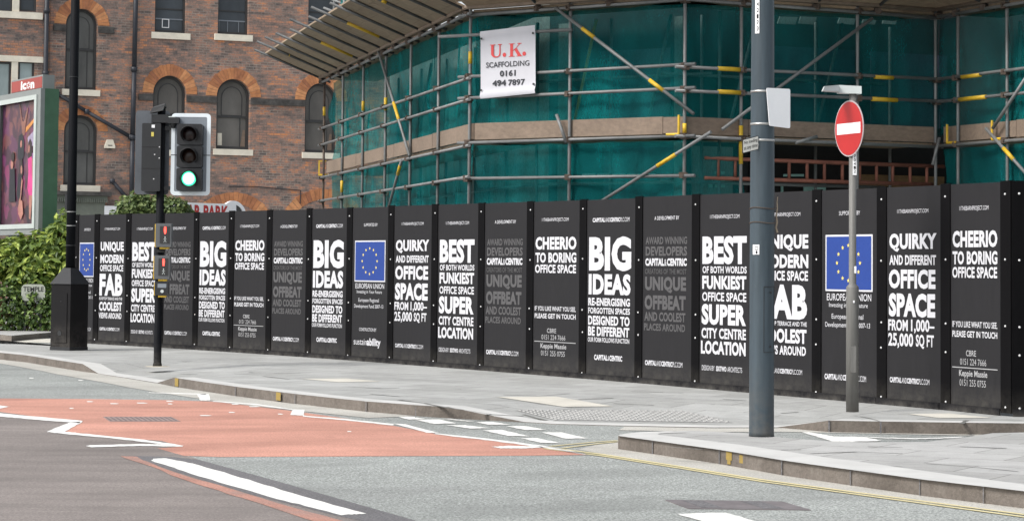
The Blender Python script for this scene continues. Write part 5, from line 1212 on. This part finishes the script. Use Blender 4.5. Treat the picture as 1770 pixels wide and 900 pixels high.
# rear head, seen from behind
rx0, rx1 = X(231), X(290)
ca_, sa_ = math.cos(R(12)), math.sin(R(12))
shape(rrect(rx0, rx1, Z(336), Z(191), .05), [], .10, .115).build('backing_board', BOARDBACK, tl)
rh_ = shape(rrect(X(246.5), X(279), Z(331), Z(214), .02), [], -.12, .099).build('signal_housing', PLASTIC, tl)
for v in (255, 292): MB().box(X(246.5)-.002, X(279)+.002, -.123, .09, Z(v)-.005, Z(v)+.005).build('housing_joint', HOODM, rh_)
MB().box(X(263), X(268.5), -.126, -.121, Z(222), Z(217)).build('sticker', SIGNWHITE, rh_); MB().box(X(262.5), X(267), -.126, -.121, Z(237), Z(229.5)).build('sticker', mat('sticker_yellow', (.65, .55, .12), .5), rh_)
mb = MB()
for u, v in ((269, 268), (277, 274), (268, 310), (277, 255)): mb.box(X(u)-.008, X(u)+.008, -.127, -.121, Z(v)-.008, Z(v)+.008)
mb.build('bolt', BOLT, rh_)
MB().box(X(277), .0, .0, .05, Z(226)-.03, Z(222)+.03).build('bracket', PLASTIC, tl); MB().box(X(277), 0, 0, .05, Z(326)-.03, Z(322)).build('bracket', PLASTIC, tl)
# detectors on top
mb = MB(); mb.box(X(262), X(291), -.10, .06, Z(213), Z(199)); mb.hexa([(X(259), -.12, Z(197)), (X(282), -.12, Z(192)), (X(282), .06, Z(192)), (X(259), .06, Z(197))], [(X(263), -.1, Z(187)), (X(284), -.1, Z(184)), (X(284), .04, Z(184)), (X(263), .04, Z(187))])
mb.tube((X(264), -.02, Z(190)), (X(285), -.02, Z(183)), .04, 10); mb.build('vehicle_detector', PLASTIC, tl)
mb = MB(); mb.box(X(291), X(310), -.14, .02, Z(214), Z(204)); mb.lathe([(.03, Z(222)), (.05, Z(216)), (.05, Z(213))], X(299), -.06, 12); dt = mb.build('vehicle_detector', PLASTIC, tl)
MB().box(X(292), X(304), -.135, -.0, Z(203.8), Z(202.2)).build('detector_top', LAMPGREY, dt)
# crossing units
def pu(v0, v1, u0, u1, lit):
    t0 = shape(rrect(X(u0, 420), X(u1, 420), Z(v1), Z(v0), .02), [], -.22, -.06).build('crossing_unit', UNITGREY, tl)
    MB().box(X(u0, 420)-.012, X(u0, 420)+.034, -.215, -.05, Z(v1), Z(v0)-.01).build('yellow_side', YELLOWP, t0)
    zf0, zf1 = Z(v1-6), Z(v0+5); xa, xb = X(u0+7.5, 420), X(u1-2.5, 420)
    MB().box(xa, xb, -.226, -.221, zf0, zf1).build('display', SIGNBLACK, t0)
    MB().box(X(u0+7, 420), X(u1-5, 420), -.2, -.07, Z(v1)-.03, Z(v1)-.002).build('yellow_lip', YELLOWP, t0)
    cx2 = (xa+xb)/2+.005; h = zf1-zf0
    def man(mb, cx2, zb, hh):
        mb.poly([(cx2+.16*hh*math.cos(k*math.pi/5), -.229, zb+hh*.88+.12*hh*math.sin(k*math.pi/5)) for k in range(10)])
        mb.poly([(cx2-.17*hh, -.229, zb+.74*hh), (cx2+.17*hh, -.229, zb+.74*hh), (cx2+.15*hh, -.229, zb+.36*hh), (cx2+.10*hh, -.229, zb), (cx2-.10*hh, -.229, zb), (cx2-.15*hh, -.229, zb+.36*hh)])
    mb = MB(); man(mb, cx2, zf0+h*.56, h*.42); mb.build('red_man', emis('red_man_light', (.6, .03, .03), (1, .06, .04), 2.2), t0)
    wm = MB(); zb = zf0+h*.06; hh = h*.36
    wm.poly([(cx2+.10*hh*math.cos(k*math.pi/4), -.229, zb+hh*.9+.09*hh*math.sin(k*math.pi/4)) for k in range(8)])
    for a, c in (((0, .82), (0, .42)), ((0, .75), (-.22, .5)), ((0, .75), (.22, .52)), ((0, .42), (-.2, 0)), ((0, .42), (.2, 0))): wm.box(0, 0, 0, 0, 0, 0) if False else wm.poly([(cx2+a[0]*hh-.035*hh, -.229, zb+a[1]*hh), (cx2+a[0]*hh+.035*hh, -.229, zb+a[1]*hh), (cx2+c[0]*hh+.035*hh, -.229, zb+c[1]*hh), (cx2+c[0]*hh-.035*hh, -.229, zb+c[1]*hh)])
    wm.build('walking_man', LAMPGREY, t0)
UNITGREY = mat('unit_grey', (0.10, 0.105, 0.11), .55, 0, .1)
pu(386.5, 427, 272.5, 299.5, 1); pu(441.5, 482, 271, 297.5, 1)
pb = shape(rrect(X(271, 500), X(294, 500), Z(510), Z(486.5), .02), [], -.21, -.06).build('push_button_unit', PLASTIC, tl)
MB().box(X(271, 500)-.01, X(271, 500)+.022, -.205, -.05, Z(510), Z(488)).build('yellow_side', YELLOWP, pb); MB().box(X(277, 500), X(290, 500), -.2, -.07, Z(510)-.028, Z(510)-.002).build('yellow_lip', YELLOWP, pb)
MB().box(X(276, 500), X(291, 500), -.214, -.2105, Z(497), Z(490)).build('instruction_plate', BOARDGREY, pb)
mb = MB(); mb.tube((X(284, 500), -.21, Z(503)), (X(284, 500), -.222, Z(503)), .025, 12); mb.build('button', LAMPGREY, pb)
for v in (434, 455, 394, 495): 
    mb = MB(); mb.box(-.03, .10, -.08, -.03, Z(v)-.02, Z(v)+.02); mb.build('bracket', PLASTIC, tl)

# ================================================================== BIG BLUE GREY POLE
q = gp(1318.5, 755, 0); q.y += .11; q.z = 0
bp_ = thing('lamp_column', 'thick blue grey pole standing on the traffic island in the foreground', 'lamp column', (q.x, q.y, 0))
def Xb(u, v): return at(u, v, q.y).x-q.x
def Zb(v, u=1318): return at(u, v, q.y).z
r0_ = .1125
mb = MB(); mb.lathe([(r0_+.003, 0), (r0_, .04), (.1115, 2.0), (.096, 5.5), (.09, 7)], n=28); mb.build('shaft', BLUEGREY, bp_, smooth=True)
def on_shaft(u, z):   # point on the front of the shaft
    rr = .1125-.0045*max(0, z-2)/1.0*.9; x = Xb(u, 400); x = max(-rr*.98, min(rr*.98, x)); return x, -math.sqrt(max(1e-6, rr*rr-x*x))
def wrap(u0, u1, z0, z1, m, name, lift=.003, parent=None, nn=5, th=.002):
    mb = MB(); a = []
    for k in range(nn+1):
        x, y = on_shaft(u0+(u1-u0)*k/nn, (z0+z1)/2); l = math.hypot(x, y); a.append((x*(1+lift/l), y*(1+lift/l)))
    for k in range(nn): mb.poly([(a[k][0], a[k][1], z0), (a[k+1][0], a[k+1][1], z0), (a[k+1][0], a[k+1][1], z1), (a[k][0], a[k][1], z1)])
    return mb.build(name, m, parent or bp_)
dz0, dz1 = Zb(608), Zb(495)
for a in ((1318, 1319, dz0, dz1), (1337, 1338, dz0, dz1), (1318, 1338, dz0-.002, dz0+.005), (1318, 1338, dz1-.005, dz1+.002)): wrap(*a, PLASTIC, 'door_gap', .002)
for v in (505, 598):
    x, y = on_shaft(1330, 1.3); mb = MB(); mb.tube((x, y+.003, Zb(v)), (x*1.05, y*1.05-.004, Zb(v)), .009, 8); mb.build('door_lock', PLASTIC, bp_)
st_ = wrap(1300.5, 1310.5, Zb(440), Zb(423), SIGNWHITE, 'sticker', .004)
mb = MB(); x, y = on_shaft(1305.5, 1.7); zc = (Zb(440)+Zb(423))/2
for k in range(10):
    a0, a1 = 2*math.pi*k/10, 2*math.pi*(k+1)/10
    mb.poly([(x+.016*math.cos(a0), y-.012, zc+.012+.02*math.sin(a0)), (x+.016*math.cos(a1), y-.012, zc+.012+.02*math.sin(a1)), (x+.011*math.cos(a1), y-.012, zc+.012+.014*math.sin(a1)), (x+.011*math.cos(a0), y-.012, zc+.012+.014*math.sin(a0))])
mb.box(x-.008, x+.008, y-.0125, y-.0115, zc-.036, zc-.012); mb.build('lamp_symbol', SIGNBLACK, st_)
for v in (159, 215, 243):
    z = Zb(v); rr = .1125-.0045*max(0, z-2)*.9+.002; mb = MB(); mb.lathe([(rr, z-.01), (rr+.001, z+.01)], n=28); mb.build('steel_band', STEEL, bp_, smooth=True)
mb = MB()
for v in (360, 385):
    z = Zb(v); P = [(.1155*math.cos(R(a)), .1155*math.sin(R(a)), z+.010*math.sin(R(a*2))+.006*math.cos(R(a))) for a in range(0, 361, 15)]
    for p_, q_ in zip(P, P[1:]): mb.tube(p_, q_, .0045, 6)
mb.build('tie_wire', RUSTY, bp_)
tw = [(1341, 402), (1338.5, 393), (1340.5, 384), (1339, 372), (1341, 360), (1340.5, 350), (1341.5, 340)]
mb = MB(); P = [(Xb(u, v)+.012, -.02, Zb(v)) for u, v in tw]
for k, (p_, q_) in enumerate(zip(P, P[1:])): mb.tube(p_, q_, .009-.0008*k, 6)
tag(mb.build('twig', mat('bare_twig', (.33, .27, .2), .9), None), 'thin bare twig wired to the side of the blue grey pole', 'twig').location = (q.x, q.y, 0)
# number strip
ns = wrap(1303, 1309.5, Zb(60), Zb(-5), SIGNWHITE, 'number_strip', .004)
mb = MB(); x, y = on_shaft(1306.5, 4.0)
for k, ch in enumerate('42173'):
    z1 = Zb(6+k*10.5); mb.text(ch, x-.010, x+.012, z1-.038, z1, y-.010, .02)
mb.build('digits', SIGNBLACK, ns)
# blank white plate fixed to the pole, seen from the back
q4 = [at(1325, 152, q.y-.14), at(1366, 154, q.y-.02), at(1366, 222, q.y-.02), at(1330, 217.5, q.y-.14)]
pp = thing('blank_sign', 'blank white sign plate strapped to the blue grey pole', 'sign', tuple(q4[3]))
mb = MB(); nrm = (q4[1]-q4[0]).cross(q4[3]-q4[0]).normalized(); nrm = -nrm if nrm.y > 0 else nrm
def rq(qs, k=.12):
    out = []
    for i in range(4):
        a, p_, c = qs[i-1], qs[i], qs[(i+1) % 4]
        for j in range(5):
            s_ = j/4; p1 = p_.lerp(a, k*.5); p2 = p_.lerp(c, k*.5); out.append(p1.lerp(p_, s_).lerp(p_.lerp(p2, s_), s_))
    return out
o_ = rq(q4); n_ = len(o_); mb.add([tuple(p_) for p_ in o_]+[tuple(p_-nrm*.006) for p_ in o_], [tuple(range(n_)), tuple(range(2*n_-1, n_-1, -1))]+[(i, (i+1) % n_, n_+(i+1) % n_, n_+i) for i in range(n_)])
mb.build('plate', SIGNWHITE, pp, world=True)
mb = MB()
for v in (159, 215): mb.box(q.x+.06, q.x+.13, q.y-.035, q.y-.02, Zb(v)-.012, Zb(v)+.012)
mb.build('clip', STEEL, pp, world=True)
# loading restriction plate
q4 = [at(1283.5, 241.5, q.y-.19), at(1311, 234.5, q.y-.11), at(1311, 259, q.y-.11), at(1283.5, 265.5, q.y-.19)]
dx = (q4[1]-q4[0]); ang = math.atan2(dx.y, dx.x); WL = math.hypot(dx.x, dx.y); HL = q4[0].z-q4[3].z; sh = (q4[1].z-q4[0].z)
lp = thing('loading_sign', 'small white no loading at any time plate on left of the blue grey pole', 'sign', tuple(q4[3]), ang)
def shr(mb): mb.v = [(x, y, z+sh*x/WL) for x, y, z in mb.v]; return mb
shr(MB().box(0, WL, 0, .006, 0, HL)).build('plate', SIGNBLACK, lp)
fr_ = shr(MB().box(.006, WL-.006, -.003, -.001, .006, HL-.006)).build('face', mat('aged_sign_face', (.66, .65, .6), .5, 0, .08), lp)
mb = MB(); mb.text('No loading', .014, WL-.014, HL*.56, HL*.86, -.005, .01); mb.text('at any time', .014, WL-.014, HL*.14, HL*.48, -.005, .01); shr(mb).build('lettering', SIGNBLACK, fr_)
mb = MB(); mb.box(WL-.02, WL+.06, .007, .04, HL*.6, HL*.8); mb.build('clip', STEEL, lp)

# ================================================================== NO ENTRY SIGN
q = gp(1475, 712, 0); q.y += .07; q.z = 0
ne = thing('no_entry_sign', 'round red no entry sign with white bar on a grey post with small lamp', 'road sign', (q.x, q.y, 0))
def Xn(u, v): return at(u, v, q.y).x-q.x
def Zn(v, u=1478): return at(u, v, q.y).z
zj = Zn(494)
mb = MB(); mb.lathe([(.068, 0), (.068, zj-.02), (.066, zj-.01), (.040, zj+.02), (.0395, zj+.021), (.0395, Zn(152))], n=22); mb.build('post', POSTGREY, ne, smooth=True)
mb = MB(); mb.box(-.03, .03, -.0695, -.066, .42, .70); mb.build('access_door', POSTGREY, ne)
MB().box(-.004, .012, -.0745, -.07, Zn(523), Zn(519)).build('lock', SIGNWHITE, ne)
ns = MB().box(-.006, .036, -.047, -.041, Zn(303), Zn(265)).build('number_strip', SIGNWHITE, ne)
mb = MB()
for k, ch in enumerate('70412'): mb.text(ch, .004, .027, Zn(273+k*6.5), Zn(268+k*6.5), -.0485, .01)
mb.build('digits', SIGNBLACK, ns)
MB().box(.012, .034, -.046, -.041, Zn(472), Zn(460)).build('sticker', SIGNWHITE, ne)
# disc turned away from the camera
cxd = Xn(1473, 222)+.068; czd = Zn(222.5, 1473); rad = .302; yaw = R(-68)
dd = Vector((math.cos(yaw), math.sin(yaw), 0)); dn = Vector((dd.y, -dd.x, 0)); dn = dn if dn.y < 0 else -dn
cen = Vector((.012, 0, czd))+dn*.056
def disc(r_, o0, o1, name, m, nn=40):
    mb = MB(); vs = []
    for o_ in (o0, o1): vs += [tuple(cen+dn*o_+dd*(r_*math.cos(2*math.pi*k/nn))+Vector((0, 0, r_*math.sin(2*math.pi*k/nn)))) for k in range(nn)]
    mb.add(vs, [tuple(range(nn)), tuple(range(2*nn-1, nn-1, -1))]+[(k, (k+1) % nn, nn+(k+1) % nn, nn+k) for k in range(nn)]); return mb.build(name, m, ne)
dk = disc(rad, -.003, .004, 'disc_rim', SIGNRIM); disc(rad-.016, .0045, .0075, 'red_face', SIGNRED)
mb = MB(); bw2, bh2 = .245, .058
mb.hexa([tuple(cen+dn*.008+dd*x+Vector((0, 0, z))) for x, z in ((-bw2, -bh2), (bw2, -bh2), (bw2, bh2), (-bw2, bh2))], [tuple(cen+dn*.0095+dd*x+Vector((0, 0, z))) for x, z in ((-bw2, -bh2), (bw2, -bh2), (bw2, bh2), (-bw2, bh2))]); mb.build('white_bar', SIGNWHITE, ne)
mb = MB()
for z in (czd-.15, czd+.15): mb.lathe([(.043, z-.02), (.0435, z+.02)], n=16); mb.tube((0, -.03, z), tuple(Vector((cen.x, cen.y, z))-dn*.006), .012, 8)
mb.build('clamp', STEEL, ne)
# sign lamp on top
mb = MB(); x0, x1, x2_ = Xn(1415, 158), Xn(1448, 155), Xn(1488, 155)
z0, z1 = Zn(163), Zn(148)
mb.hexa([(x1, -.06, z0+.005), (x2_, -.06, z0), (x2_, .06, z0), (x1, .06, z0+.005)], [(x1, -.05, z1), (x2_, -.05, z1-.01), (x2_, .05, z1-.01), (x1, .05, z1)])
mb.hexa([(x0, -.35, z0+.008), (x1-.002, -.12, z0+.02), (x1-.002, .07, z0+.02), (x0, -.22, z0+.008)], [(x0+.02, -.34, Zn(154)), (x1-.002, -.11, z1-.004), (x1-.002, .06, z1-.004), (x0+.02, -.23, Zn(154))])
mb.build('sign_lamp', LAMPGREY, ne)
